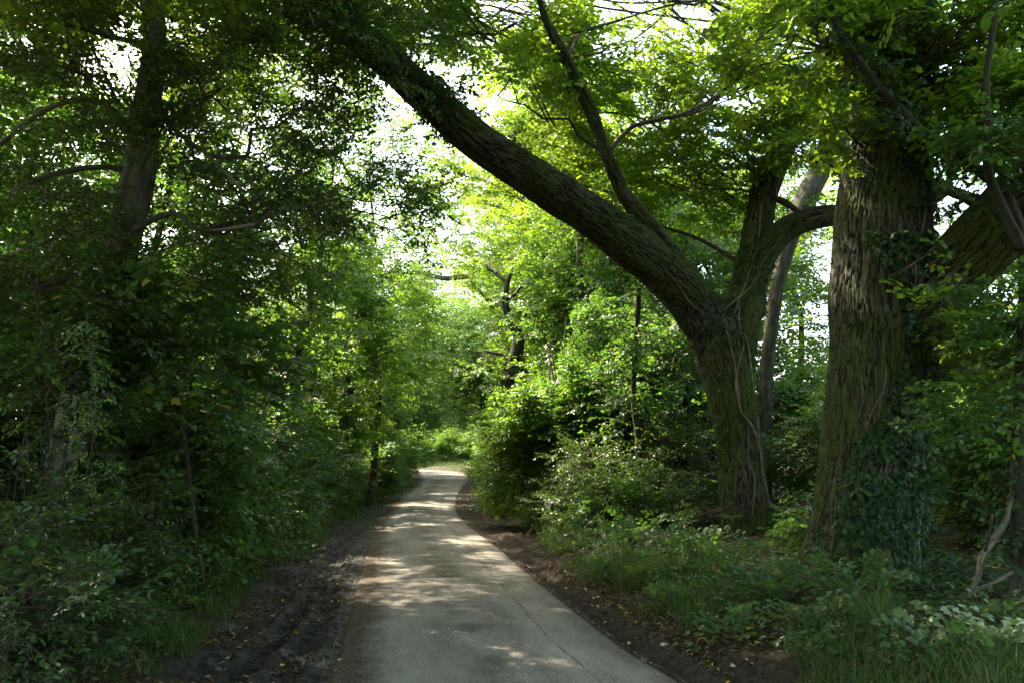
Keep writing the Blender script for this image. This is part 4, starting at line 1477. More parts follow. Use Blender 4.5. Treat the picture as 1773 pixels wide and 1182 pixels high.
for i, (px, Y, h, cw, z0, n, kind, lm, lab) in enumerate((
        (-230, 13, 11, 6, 2.5, 420, 'hazel', 'hedge', 'dense tree at the far left edge behind the leaning trunk'),
        (20, 17, 11, 6, 2.5, 430, 'hazel', 'hedge', 'leafy tree behind the bare branches at far left'),
        (225, 21, 12, 6, 3, 400, 'hazel', 'hedge', 'leafy tree directly behind the leaning trunk'),
        (385, 25, 12, 6.5, 2.5, 400, 'hazel', 'lime', 'light green tree right of the leaning trunk'),
        (120, 29, 13, 7, 2, 380, 'far', 'hedge', 'distant tree between far left branches and leaning trunk'),
        (-60, 25, 13, 7, 2, 380, 'far', 'hedge', 'distant dark tree showing through the far left branches'),
        (300, 36, 14, 8, 2, 420, 'far', 'lime', 'distant pale tree showing just right of the leaning trunk'),
        (470, 40, 13, 8, 2, 440, 'far', 'lime', 'soft bright green tree behind the left hedge'),
        (560, 50, 13, 8, 2, 460, 'far', 'lime', 'bright hazy tree above the left hedge'),
        (560, 60, 16, 9, 2.5, 460, 'far', 'lime', 'pale sunlit tree left of the far bend'),
        (765, 100, 22, 11, 2.5, 420, 'far', 'lime', 'palest distant tree straight above the lane end'),
        (800, 84, 16, 10, 2.5, 420, 'far', 'lime', 'distant tree right above the lane end'),
        (905, 68, 13, 8, 2.5, 440, 'far', 'lime', 'sunlit tree right of the far bend'),
        (905, 54, 13, 8, 2, 460, 'far', 'lime', 'bright tree above the right hedge beyond the arching limb'),
        (970, 42, 13, 7.5, 2, 460, 'far', 'lime', 'light green tree under the middle of the arching limb'),
        (1010, 33, 12, 6.5, 2, 430, 'hazel', 'lime', 'leafy tree right of centre below the arching limb'),
        (1090, 27, 11, 5.5, 2, 430, 'hazel', 'hedge', 'dense dark tree behind the thin bare sapling stem'),
        (1180, 24, 10, 5, 2, 400, 'hazel', 'hedge', 'dense dark tree against the left of the arching oak trunk'),
        (1230, 34, 14, 7, 3, 420, 'far', 'oak', 'tall sunlit tree behind the fork of the arching oak'),
        (1120, 40, 15, 8, 3, 400, 'far', 'oak', 'tall bright tree behind the crooked dark branch'),
        (1385, 30, 12, 5, 2, 260, 'far', 'oak', 'bright tree in the gap between the two oaks'),
        (1500, 33, 13, 6, 2, 260, 'far', 'oak', 'tree hidden mostly behind the huge straight oak'),
        (1640, 27, 11, 5, 1.5, 260, 'hazel', 'hedge', 'leafy tree just right of the huge straight oak'),
        (1745, 31, 12, 6, 1.5, 260, 'far', 'oak', 'sunlit tree beyond the right edge sapling'),
        (1900, 19, 11, 6, 1.5, 360, 'hazel', 'hedge', 'dense tree beyond the right edge of the view'),
        (1990, 30, 13, 8, 1.5, 360, 'far', 'hedge', 'far tree beyond the right edge of the wood'),
        (560, 33, 17, 8, 6, 420, 'hazel', 'lime', 'tall tree closing the sky left of the arching limb tip'),
        (610, 42, 21, 9, 7, 430, 'far', 'lime', 'tall bright tree high above the left of the bend'),
        (690, 84, 30, 13, 8, 470, 'far', 'lime', 'very tall pale tree filling the sky above the lane end'),
        (890, 46, 23, 10, 8, 430, 'far', 'oak', 'very tall sunlit tree behind the middle of the arching limb'),
        (960, 36, 20, 9, 7, 420, 'far', 'oak', 'tall sunlit tree above the middle of the arching limb'),
        (1010, 26, 17, 8, 8, 330, 'hazel', 'oak', 'tall leafy tree seen between arching limb and crooked branch'),
        (540, 26, 14, 7, 4, 420, 'hazel', 'lime', 'leafy tree closing the gap left of the twisted branch'),
        (650, 31, 15, 7, 6, 330, 'hazel', 'lime', 'light tree whose crown hangs over the lane below the limb tip'),
        (745, 94, 31, 13, 5, 470, 'far', 'lime', 'hazy tall tree behind the bend, its crown above the lane'),
        (440, 30, 17, 8, 5, 420, 'far', 'hedge', 'tall tree behind the crown of the leaning trunk'),
        (560, 36, 19, 8, 10, 260, 'hazel', 'lime', 'tall thin crowned tree standing close to the left lane edge'))):
    wood_tree('woodland_tree', lab, px, Y, h, cw, z0, n, kind, lm, 'oakbark', 200 + i, .13 + .004 * (i % 5), .02 * ((i * 7) % 5 - 2), 1.35 if kind != 'far' else 1.55, DW, vshift=.1 * ((i * 3) % 4 - 1.5))
# unseen trees added round and behind the camera to shade the lane
for i, (x, y, h, cw, z0) in enumerate(((-8.5, 4, 12, 8, 3), (-7, -5, 12, 9, 1), (6.5, 1.5, 13, 8, 3.4), (6.5, -7, 12, 9, 1), (-12, 10, 13, 8, 2), (11, 11, 13, 8, 2), (-1, -16, 13, 10, 1))):
    wood_tree('unseen_shade_tree', ('unseen tree added for shade beside the viewer at left', 'unseen tree added for shade behind the viewer at left', 'unseen tree added for shade beside the viewer at right', 'unseen tree added for shade behind the viewer at right',
                              'unseen tree added for shade left of the leaning trunk', 'unseen tree added for shade right of the right edge sapling', 'unseen tree added for shade over the lane behind the viewer')[i],
              0, 0, h, cw, z0, 520, 'hazel', 'hedge', 'oakbark', 300 + i, .2, .0, 1.5, 'unseen shade trees added round the viewer', gaps=True, xy=(x, y))

# a bare twisted branch tree above the lane
TW = Ppath([(905, 800, 40, 7), (890, 640, 40, 6), (850, 530, 40, 6), (818, 490, 40, 6), (822, 455, 40, 5), (800, 430, 40, 4)])
TW = (TW[0], TW[1] * .55)
simple_tree('twisted_tree', 'thin twisted tree with bare crooked branch reaching over the lane', TW, [Bl(860, 470, 40, 70, 50, 2, 50)], 'far', 'lime', 'smoothbark', 401, 1.2, .04,
            limbs=[Ppath([(818, 478, 40, 5), (795, 480, 40, 5), (768, 482, 40, 4.5), (735, 474, 40, 4), (705, 472, 40, 3)])], amp=.0)


# ------------------------------------------------------------------ shrubs
def shrub(name, label, px, Y, h, w, kind, leafm, seed, n=None, sc=1.0, group='hedge shrubs', nst=3, thr=.42, vshift=0.0, x=None, cat='shrub'):
    r = np.random.default_rng(seed)
    x = XG(px, Y) if x is None else x
    b = np.array([x, Y, gz(x, Y)])
    t = thing(name, b, label, cat, group)
    n = n or int(95 * w * h / sc ** 2)
    acc = Acc()
    m = 3
    pts = []
    for i in range(m):
        f = (i + .5) / m
        c = b + [r.normal(0, w * .10), r.normal(0, w * .10), h * (.12 + .72 * f)]
        ww = w * .5 * (1.0, 1.02, .74)[i]
        p = foliage(acc, r, kind, c, np.array([ww, ww, h * .27]), int(n * (.34, .38, .28)[i]), sc, thr if w > 1.6 else .15, (0.05, .35), True, vshift, 1.3, seed, zmin=b[2] + .03)
        pts.append(p)
    pts = np.vstack([p for p in pts if len(p)])
    stems = []
    for j in range(nst):
        a = r.uniform(0, 2 * pi)
        e = b + [cos(a) * w * .28, sin(a) * w * .28, h * .8]
        mid = b + [cos(a) * w * .1, sin(a) * w * .1, h * .4]
        b0 = b + [cos(a) * .06, sin(a) * .06, -.08]
        q = .012 + .006 * h
        stems.append(([b0, mid, e], [q, q * .8, q * .3]))
        for k in r.integers(0, len(pts), 7):
            g = pts[k]
            s0 = mid + (e - mid) * r.uniform(0, .9)
            V, T, bk = tube([s0, (s0 + g) / 2 + [0, 0, .05 * h], g], [q * .4, q * .3, q * .15], 4, .4, False)
            acc.add(V, T, 1, .5)
    link('foliage', acc.mesh('foliage', LV(leafm), b), t)
    for p, rr in stems:
        V, T, bk = tube(p, rr, 7, .12)
        link('stem', newmesh('stem', V - b, T, [M['smoothbark']], smooth=True, extra={'bark': bk, 'cav': np.full(len(V), .6)}), t)
    return t


LH, RH, EH = 'shrubs of the left hedge', 'shrubs of the right hedge', 'shrubs at the end of the lane'
i = 0
for lab, px, Y, h, w, kind, lm, sc, grp in (
        ('dark glossy evergreen shrub filling the bottom left corner', 10, 6.7, 1.25, 1.5, 'holly', 'holly', 1.0, LH),
        ('glossy shrub with shining leaves at the foot of the leaning trunk', 185, 8.0, 1.35, 1.4, 'holly', 'holly', 1.0, LH),
        ('dark shrub behind the far left bare stems', -60, 9.8, 3.3, 2.4, 'holly', 'holly', 1.1, LH),
        ('dark leafy shrub just behind the leaning trunk', 130, 10.6, 3.4, 2.2, 'holly', 'hedge', 1.1, LH),
        ('tall dark shrub right of the leaning trunk', 275, 10.4, 3.0, 1.9, 'hazel', 'hedge', .95, LH),
        ('mid green shrub with pale lit top leaves, front of the left hedge', 345, 12.0, 3.2, 1.9, 'hazel', 'hedge', 1.0, LH),
        ('low bushy shrub over the left tyre tracks', 400, 12.6, 1.5, 1.5, 'hedge', 'hedge', 1.0, LH),
        ('tall shrub standing deep in the left hedge', 190, 14, 4.4, 3.0, 'hedge', 'hedge', 1.2, LH),
        ('broad shrub behind the mid green shrub of the left hedge', 370, 15.6, 4.2, 2.6, 'hedge', 'hedge', 1.2, LH),
        ('rounded shrub in the left hedge before the leaning roadside tree', 462, 16.5, 2.3, 1.9, 'hedge', 'hedge', 1.1, LH),
        ('dense shrub below the leaning roadside tree', 512, 20.5, 2.2, 2.0, 'hedge', 'hedge', 1.15, LH),
        ('tall bright shrub beside the leaning roadside tree', 470, 22, 4.6, 2.8, 'hazel', 'lime', 1.2, LH),
        ('shrub filling the hedge between leaning and middle roadside trees', 560, 26, 2.6, 2.2, 'hedge', 'hedge', 1.2, LH),
        ('tall soft green shrub overhanging the left hedge', 560, 30, 5.4, 3.2, 'far', 'lime', 1.1, LH),
        ('shrub between middle and farthest roadside trees', 612, 33, 2.6, 2.4, 'far', 'hedge', 1.1, LH),
        ('bright shrub leaning out above the left verge', 625, 40, 4.6, 3.0, 'far', 'lime', 1.2, LH),
        ('shrub hiding the foot of the farthest roadside tree', 652, 34, 2.3, 1.7, 'far', 'hedge', 1.0, LH),
        ('dark shrub on the left corner of the bend', 664, 44, 2.4, 2.6, 'far', 'hedge', 1.2, LH),
        ('grassy green mound of leaves at the inside of the bend', 688, 50, 1.6, 2.2, 'far', 'lime', 1.1, LH),
        ('far left shrub at the edge of the view', -240, 9, 3.6, 2.6, 'holly', 'holly', 1.2, LH),
        ('dark backing shrub deep behind the far left stems', 20, 14, 4.2, 3.2, 'hedge', 'hedge', 1.3, LH),
        ('pale leaved hazel shrub lit by sun, hanging over the right lane edge', 925, 25.5, 4.0, 2.2, 'hazel', 'lime', 1.15, RH),
        ('sunlit leafy shrub high above the right hedge hollow', 902, 31, 5.4, 2.6, 'hazel', 'lime', 1.2, RH),
        ('dark shrub right of the hollow in the right hedge', 975, 22.5, 3.0, 2.4, 'holly', 'holly', 1.2, RH),
        ('glossy holly shrub in front of the right hedge', 1010, 18.6, 2.0, 2.0, 'holly', 'holly', 1.05, RH),
        ('tall mid green hazel above the right hedge', 985, 21.5, 5.6, 2.8, 'hazel', 'hedge', 1.15, RH),
        ('dark glossy shrub around the thin bare sapling stem', 1085, 19.6, 2.6, 2.2, 'holly', 'holly', 1.1, RH),
        ('tall leafy shrub behind the thin bare sapling stem', 1075, 22.5, 6.2, 3.2, 'hazel', 'hedge', 1.2, RH),
        ('dark shrub pressed against the left of the arching oak foot', 1185, 17.8, 2.4, 2.0, 'holly', 'holly', 1.1, RH),
        ('tall dark shrub beneath the arching limb', 1165, 21, 5.4, 2.8, 'hedge', 'hedge', 1.2, RH),
        ('tall pale hazel crowding the dirt bay on the right', 945, 21.0, 5.2, 2.2, 'hazel', 'lime', 1.05, RH),
        ('tall leafy hazel between the dirt bay and the bare saplings', 1035, 20.0, 4.8, 2.2, 'hazel', 'hedge', 1.0, RH),
        ('tall shrub between the fainter sapling and the arching oak', 1165, 19.2, 5.0, 2.2, 'hazel', 'hedge', 1.0, RH),
        ('low shrub under the sunlit hazel beside the bend', 872, 34, 1.3, 1.5, 'far', 'hedge', 1.0, RH),
        ('bushy shrub on the right corner of the bend', 864, 43, 2.6, 2.2, 'far', 'hedge', 1.2, RH),
        ('tall bright shrub above the right corner of the bend', 900, 47, 5.2, 3.2, 'far', 'lime', 1.3, RH),
        ('yellow green shrub at the right outer side of the bend', 862, 58, 2.2, 2.4, 'far', 'lime', 1.2, RH),
        ('bright hedge shrub at lane end, left one', 690, 68.8, 4.5, 4.5, 'far', 'lime', 1.4, EH),
        ('bright hedge shrub at lane end, centre left', 735, 69.3, 4.0, 4.2, 'far', 'lime', 1.4, EH),
        ('bright hedge shrub at lane end, below the slim tree', 782, 69.8, 4.4, 4.2, 'far', 'lime', 1.4, EH),
        ('tall hedge shrub closing the view at the right of the lane end', 872, 71, 5.5, 5, 'far', 'lime', 1.4, EH),
        ('bright hedge shrub at lane end, right one', 832, 68.8, 4.6, 4.5, 'far', 'lime', 1.4, EH),
        ('tall backing shrub behind the lane end hedge, leftmost', 655, 78, 8, 6.5, 'far', 'lime', 1.5, EH),
        ('tall backing shrub behind the lane end hedge, second from left', 705, 79, 8, 6, 'far', 'lime', 1.5, EH),
        ('tall backing shrub behind the lane end hedge, third from left', 750, 78, 8.5, 6, 'far', 'lime', 1.5, EH),
        ('tall backing shrub behind the lane end hedge, rightmost', 800, 79, 8, 6.5, 'far', 'lime', 1.5, EH),
        ('tall backing shrub past the left of the bend, seen through the hedge', 600, 74, 8, 6.5, 'far', 'lime', 1.5, EH),
        ('hedge shrub past the lane end, mostly hidden at left', 640, 69, 4.6, 5, 'far', 'hedge', 1.4, EH),
        ('low shrub at the bank edge under the tip of the fainter sapling', 1150, 16.4, 1.3, 1.5, 'hedge', 'hedge', 1.0, RH),
        ('low leafy shrub in front of the thin bare sapling stem', 1060, 17.0, 1.2, 1.5, 'hazel', 'hedge', .9, RH),
        ('glossy low holly at the corner of the dirt bay', 985, 19.4, 1.5, 1.5, 'holly', 'holly', 1.0, RH),
        ('small shrub at the right side of the arching oak foot', 1355, 14.4, .8, 1.1, 'hedge', 'hedge', .9, RH),
        ('small shrub tucked between the feet of the two oaks', 1420, 12.6, .75, 1.0, 'hazel', 'hedge', .85, RH),
        ('small shrub at the left side of the arching oak foot', 1232, 14.9, .8, 1.0, 'holly', 'holly', .9, RH),
        ('very dark low shrub in the extreme bottom left corner', 45, 5.5, .8, 1.2, 'holly', 'ivy', .9, LH),
        ('low dark shrub right of the bottom left corner', 120, 6.0, .6, .9, 'hazel', 'ivy', .8, LH),
        ('leafy shrub in the gap between the two oaks', 1390, 18.5, 2.7, 2.0, 'hedge', 'hedge', 1.1, 'shrubs of the right wood'),
        ('sunlit shrub deeper in the gap between the two oaks', 1400, 24, 4.2, 2.6, 'hazel', 'lime', 1.2, 'shrubs of the right wood'),
        ('dark shrub filling the ground right of the huge oak', 1640, 14.6, 2.4, 2.0, 'hedge', 'hedge', 1.0, 'shrubs of the right wood'),
        ('leafy shrub left of the right edge sapling', 1700, 12.4, 2.0, 1.7, 'hazel', 'hedge', 1.0, 'shrubs of the right wood'),
        ('sunlit shrub deep right of the huge oak', 1660, 20, 4.0, 3.0, 'hazel', 'lime', 1.2, 'shrubs of the right wood'),
        ('bright shrub beyond the right edge sapling', 1770, 17, 3.6, 2.6, 'hazel', 'lime', 1.2, 'shrubs of the right wood'),
        ('dark shrub at the right edge behind the sapling', 1840, 11.5, 3.0, 2.2, 'hazel', 'hedge', 1.1, 'shrubs of the right wood'),
        ('shrub hidden behind the huge oak trunk', 1530, 19, 3.4, 2.6, 'hedge', 'hedge', 1.2, 'shrubs of the right wood')):
    i += 1
    shrub('holly_shrub' if lm in ('holly', 'ivy') else 'hedge_shrub', lab, px, Y, h, w, kind, lm, 500 + i, None, sc, grp, nst=3 if Y < 30 else 2, vshift=.08 * ((i * 5) % 4 - 1.5))

# bare stems at the far left and a dead branch propped at the right edge
sb = np.array([XG(30, 8.0), 8.0, 0]); sb[2] = gz(sb[0], sb[1])
t = thing('bare_stems', sb, 'thicket of thin bare grey stems at the far left', 'shrub')
r_ = np.random.default_rng(77)
for k in range(13):
    x0 = r_.uniform(-.35, .4); x1 = x0 + r_.normal(0, .18); h_ = r_.uniform(1.2, 2.6)
    p = [sb + [x0, r_.uniform(-.3, .3), -.05], sb + [(x0 + x1) / 2 + r_.normal(0, .08), 0, h_ * .5], sb + [x1, r_.uniform(-.3, .3), h_]]
    V, T, bk = tube(p, [.016, .012, .006], 6, .12)
    link('stem', newmesh('stem', V - sb, T, [M['darkbark']], smooth=True, extra={'bark': bk, 'cav': np.full(len(V), .6)}), t)
db = P(1678, 1030, 7.4); db[2] = gz(db[0], db[1])
t = thing('dead_branch', db, 'crooked dead branch leaning against the right edge sapling', 'branch')
for l in ([(1676, 1035, 7.4, 6), (1692, 1000, 7.5, 8), (1700, 965, 7.6, 9), (1722, 930, 7.7, 8), (1742, 898, 7.9, 6.5), (1752, 860, 8.0, 4)], [(1682, 1022, 7.45, 5), (1705, 1015, 7.6, 5.5), (1735, 1000, 7.8, 4.5), (1752, 990, 7.9, 3)],
          [(1706, 952, 7.6, 5), (1712, 930, 7.5, 3.5), (1718, 890, 7.4, 2)]):
    p, rr = Ppath(l)
    V, T, bk, cv = bark_tube(p, rr * .55, 12, .03, .006, .02, 9)
    link('branch', newmesh('branch', V - db, T, [M['deadwood']], smooth=True, extra={'bark': bk, 'cav': cv}), t)


# ------------------------------------------------------------------ undergrowth
UN = {}
def plant(name, label, s, o, sgn, kind, leafm, size, seed, n=16, group=None, cat='plant', upright=.5):
    r = np.random.default_rng(seed)
    xy = off(s, o, sgn)
    b = np.array([xy[0], xy[1], gz(*xy)])
    t = thing(name, b, label, cat, group)
    acc = Acc()
    yaw = np.arange(n) * 2.4 + r.normal(0, .3, n)
    q = np.column_stack([np.cos(yaw) * .12 * size, np.sin(yaw) * .12 * size, np.zeros(n)]) * r.uniform(.1, 1.6, (n, 1))
    q[:, 2] += r.uniform(0, .35, n) * size * (kind != 'bramble')
    add_sprays(acc, kind, q, yaw, r.normal(upright, .25, n), r.normal(0, .3, n), size * r.uniform(.7, 1.15, n), r, 0)
    link('leaves', acc.mesh('leaves', LV(leafm)), t)
    return t


lm_ = {-1: 'left', 1: 'right'}
spots = (  # s, metres past the edge, side, kind, leaf, size, label
    (6.3, 1.9, 1, 'bramble', 'bramble', .8, 'bramble with dull leaves nearest the camera on the right bank'),
    (6.6, 2.55, 1, 'bramble', 'pale', .62, 'low plant with pale sunlit leaves at the bottom right corner'),
    (7.2, 3.1, 1, 'bramble', 'bramble', .8, 'bramble behind the pale leaved plant at the bottom right'),
    (7.6, 1.7, 1, 'bramble', 'bramble', .7, 'bramble on the bank edge above the lit leaf litter'),
    (8.3, 2.5, 1, 'hazel', 'bramble', .8, 'broad leaved seedling clump in front of the dead branch'),
    (8.8, 1.9, 1, 'bramble', 'bramble', .9, 'bramble climbing before the huge oak foot, right side'),
    (9.2, 2.5, 1, 'hazel', 'bramble', .8, 'broad leaved plant against the huge oak foot'),
    (9.3, 3.6, 1, 'bramble', 'bramble', .9, 'bramble between the huge oak and the right sapling'),
    (9.9, 1.35, 1, 'bramble', 'bramble', .65, 'small bramble drooping over the right mud, left of huge oak'),
    (10.8, 1.5, 1, 'hedge', 'bramble', .7, 'nettle like clump left of the huge oak foot'),
    (12.2, 1.7, 1, 'bramble', 'bramble', .8, 'bramble in the grass between the two oaks'),
    (13.0, 1.2, 1, 'hedge', 'bramble', .75, 'leafy clump on the bank before the arching oak'),
    (14.2, 1.6, 1, 'bramble', 'bramble', .9, 'bramble just before the arching oak foot'),
    (15.0, 1.1, 1, 'hedge', 'bramble', .8, 'leafy clump overhanging the mud left of the arching oak'),
    (16.2, 1.6, 1, 'bramble', 'bramble', .9, 'bramble left of the arching oak foot'),
    (17.2, 1.3, 1, 'hedge', 'lime', .8, 'bright leafy clump below the glossy holly'),
    (12.8, 2.5, 1, 'bramble', 'bramble', .9, 'bramble on the bank in the gap between the oaks'),
    (11.4, 2.0, 1, 'hazel', 'hedge', .8, 'broad leaved plant on the bank left of the huge oak foot'),
    (10.2, 2.1, 1, 'hedge', 'hedge', .85, 'tall weed clump leaning on the left flank of the huge oak'),
    (8.0, 1.15, 1, 'bramble', 'bramble', .75, 'bramble trailing over the dirt right of the lane, in front of the huge oak'),
    (13.6, 2.0, 1, 'hazel', 'hedge', .8, 'broad leaved plant right of the arching oak foot'),
    (15.6, 2.0, 1, 'hazel', 'hedge', .8, 'broad leaved plant left of the arching oak foot'),
    (9.5, 1.05, 1, 'hedge', 'lime', .6, 'small bright weed clump at the dirt edge right of the lane'),
    (6.8, 1.2, 1, 'hedge', 'bramble', .6, 'weed clump at the dirt edge, near bottom right'),
    (11.8, 1.15, 1, 'bramble', 'bramble', .7, 'bramble trailing to the dirt edge before the gap between oaks'),
    (22, 1.5, 1, 'bramble', 'bramble', .9, 'bramble beneath the sunlit hazel at the right'),
    (29, .9, 1, 'bramble', 'bramble', .9, 'bramble creeping out at the right beside the hollow'),
    (6.4, 2.05, -1, 'bramble', 'bramble', .6, 'dark bramble nearest the camera on the left bank'),
    (7.4, 2.0, -1, 'bramble', 'bramble', .7, 'dark bramble beside the left tyre tracks'),
    (8.5, 1.75, -1, 'hedge', 'lime', .62, 'yellow green leafy clump beside the left tyre tracks'),
    (9.5, 1.7, -1, 'hedge', 'hedge', .75, 'bright leafy clump on the left bank behind the yellow green clump'),
    (9.2, 2.6, -1, 'bramble', 'bramble', .9, 'bramble mound deeper on the left bank'),
    (10.8, 1.6, -1, 'hedge', 'hedge', .8, 'fern like clump over the sunlit mud on the left'),
    (11.4, 2.3, -1, 'bramble', 'bramble', .9, 'bramble before the low bushy shrub on the left'),
    (12.6, 1.5, -1, 'hedge', 'hedge', .85, 'leafy clump along the left mud, middle distance'),
    (14.5, 1.6, -1, 'bramble', 'bramble', .9, 'bramble on the left bank before the rounded shrub'),
    (17, 1.5, -1, 'hedge', 'hedge', .9, 'leafy clump on the left bank by the rounded shrub'),
    (20, 1.3, -1, 'hedge', 'lime', .9, 'brighter clump on the left verge below the leaning roadside tree'),
    (24, 1.3, -1, 'bramble', 'bramble', .9, 'bramble on the left verge below the middle roadside tree'),
    (29, 1.2, -1, 'hedge', 'lime', .95, 'pale lit clump on the left verge below the farthest roadside tree'))
for i, (s, o, sg, kd, lf, sz, lab) in enumerate(spots):
    nm = {'bramble': 'bramble', 'hazel': 'seedling_plant', 'hedge': 'leafy_plant'}[kd]
    plant(nm, lab, s, o, sg, kd, lf, sz, 700 + i, 22 if kd == 'bramble' else 16, 'low plants on the %s bank' % lm_[sg], 'bramble' if kd == 'bramble' else 'plant', .35 if kd == 'bramble' else .6)

# hanging leafy branch before the leaning trunk
hb = P(150, 560, 6.6)
acc = Acc()
hp = [P(150, 545, 6.6), P(158, 620, 6.55), P(165, 700, 6.5), P(160, 770, 6.45), P(150, 820, 6.4)]
V, T, bk = tube(hp, [.008, .006, .005, .004, .002], 5, .1)
acc.add(V, T, 1, .5)
p, _ = smooth_path(hp, [1] * 5, .04)
r_ = np.random.default_rng(31)
ii = r_.integers(0, len(p), 34)
add_sprays(acc, 'hedge', p[ii], r_.uniform(0, 2 * pi, 34), r_.normal(-.5, .3, 34), r_.normal(0, .3, 34), r_.uniform(.35, .6, 34), r_, .2)
V, T, Mi, A = acc.arrays()
lt = bpy.data.objects['leaning_tree']
o = link('hanging_branch', newmesh('hanging_branch', V - np.array(lt.location), T, LV('hedge'), Mi, A, smooth=(Mi == 1)), lt)
o['label'] = 'light green leafy branch hanging low'


# ------------------------------------------------------------------ grass, ground ivy, litter: masses nobody could count
def grass(name, label, cells, seed):
    r = np.random.default_rng(seed)
    Vs, Ts, As, nV = [], [], [], 0
    for s0, s1, o0, o1, sg, n, L in cells:
        s = r.uniform(s0, s1, n * 2)
        o = r.uniform(o0, o1, n * 2)
        cl = np.array([off(a, b, sg) for a, b in zip(s, o)])
        k = vn(np.column_stack([cl, 0 * s]) * 1.9, seed) > .42
        cl = cl[k][:n]
        cl = cl + r.normal(0, .03, cl.shape)
        z = ground_z(cl[:, 0], cl[:, 1])
        m = len(cl)
        a = r.uniform(0, 2 * pi, m)
        ln = L * r.uniform(.5, 1.25, m)
        bend = r.uniform(.35, 1.6, m)
        w = r.uniform(.0025, .005, m)
        d = np.column_stack([np.cos(a), np.sin(a), 0 * a])
        sd = np.column_stack([-np.sin(a), np.cos(a), 0 * a])
        b = np.column_stack([cl, z - .02])
        rows = []
        for f in (0, .35, .7, 1.0):
            h = ln * (f - .42 * bend * f * f)
            q = b + d * (ln * bend * .7 * f * f)[:, None] + np.column_stack([0 * h, 0 * h, h])
            ww = w * (1 - f ** 2)
            rows += [q - sd * ww[:, None], q + sd * ww[:, None]] if f < 1 else [q]
        V = np.stack(rows, 1)
        T = np.array([(0, 1, 3), (0, 3, 2), (2, 3, 5), (2, 5, 4), (4, 5, 6)])
        Vs.append(V.reshape(-1, 3))
        Ts.append((T[None] + (np.arange(m) * 7)[:, None, None]).reshape(-1, 3) + nV)
        nV += m * 7
        As.append(np.repeat(r.uniform(0, 1, m), 7))
    V, T, A = np.vstack(Vs), np.vstack(Ts), np.concatenate(As)
    tag(link(name, newmesh(name, V, T, [M['grass']], None, A)), label, 'grass', kind='stuff')


grass('verge_grass', 'long fine grass growing along the right bank below the oaks', [(5.2, 9, .95, 2.6, 1, 7000, .28), (9, 16, .72, 2.3, 1, 12500, .30), (10.6, 12.4, 1.05, 1.9, 1, 2600, .42), (16, 20.5, .75, 1.9, 1, 3600, .36), (18.4, 20.4, .85, 1.6, 1, 2600, .7),
                                                                      (20, 34, .9, 2.2, 1, 3000, .4), (34, 60, .6, 3, 1, 3000, .55), (60, 92, .1, 3.5, 1, 7000, .7)], 41)
grass('verge_grass', 'green grass and soft growth along the foot of the left hedge', [(6.5, 14, 1.3, 2.3, -1, 6500, .30), (14, 22, .95, 2.5, -1, 5600, .40), (22, 28, .5, 2.4, -1, 4500, .42), (28, 42, .2, 2.4, -1, 7000, .42), (40, 58, .05, 2.5, -1, 7000, .5), (58, 76, .3, 3, 1, 4000, .55)], 42)


def scatter(name, label, cells, shape, mats, size, seed, cat, up=.25, zoff=.012, cup=1.0, tilt=.35, verges=False):
    r = np.random.default_rng(seed)
    V0, T0 = leafshape(shape)
    Vs, Ts, As, nV = [], [], [], 0
    for s0, s1, o0, o1, sg, n in cells:
        s, o = r.uniform(s0, s1, n), r.uniform(o0, o1, n)
        xy = np.array([off(a, b, sg) for a, b in zip(s, o)])
        k = vn(np.column_stack([xy, 0 * s]) * 1.5, seed) > .36
        xy = xy[k]
        m = len(xy)
        z = ground_z(xy[:, 0], xy[:, 1]) + zoff + r.uniform(0, up, m) ** 2
        if verges:
            vt = (VL if sg < 0 else VR)[0]
            near = vt[(vt[:, 1] > xy[:, 1].min() - .3) & (vt[:, 1] < xy[:, 1].max() + .3)]
            for i in range(m):
                d = np.abs(near[:, :2] - xy[i]).sum(1)
                j = d.argmin()
                if d[j] < .1:
                    z[i] = max(z[i], near[j, 2] + .008)
        N = np.column_stack([r.normal(0, tilt, (m, 2)), np.ones(m)])
        N /= np.linalg.norm(N, axis=1)[:, None]
        a = r.uniform(0, 2 * pi, m)
        D = np.column_stack([np.cos(a), np.sin(a), 0 * a])
        D -= N * (D * N).sum(1)[:, None]
        D /= np.linalg.norm(D, axis=1)[:, None]
        B = np.cross(N, D)
        sc = size * r.uniform(.55, 1.25, m)
        V = np.column_stack([xy, z])[:, None] + sc[:, None, None] * (V0[None, :, :1] * D[:, None] + V0[None, :, 1:2] * B[:, None] + cup * V0[None, :, 2:] * N[:, None])
        Vs.append(V.reshape(-1, 3))
        Ts.append((T0[None] + (np.arange(m) * len(V0))[:, None, None]).reshape(-1, 3) + nV)
        nV += m * len(V0)
        As.append(np.repeat(r.uniform(0, 1, m), len(V0)))
    tag(link(name, newmesh(name, np.vstack(Vs), np.vstack(Ts), mats, None, np.concatenate(As))), label, cat, kind='stuff')


scatter('ground_ivy', 'low ivy and leaves carpeting both woodland banks', [(3.5, 14, 1.35, 6, -1, 15000), (14, 30, 1.2, 6, -1, 8000), (4.5, 14, 1.3, 6, 1, 12000), (14, 30, 1.2, 6, 1, 8000)], 'ivy', [M['ivy']], .065, 51, 'ivy', .38, .02)
scatter('leaf_litter', 'small brown dead leaves strewn over the soil of both banks', [(4.5, 14, .45, 1.9, 1, 9500), (14, 26, .5, 2.0, 1, 2500), (3.5, 14, .9, 2.4, -1, 6500), (14, 26, .7, 1.8, -1, 1800), (4.5, 12, .3, .8, 1, 500), (4.5, 14, .12, 1.1, -1, 1300)],
        'oval', [M['dead']], .048, 52, 'leaves', .12, .012, 2.5, .45, True)

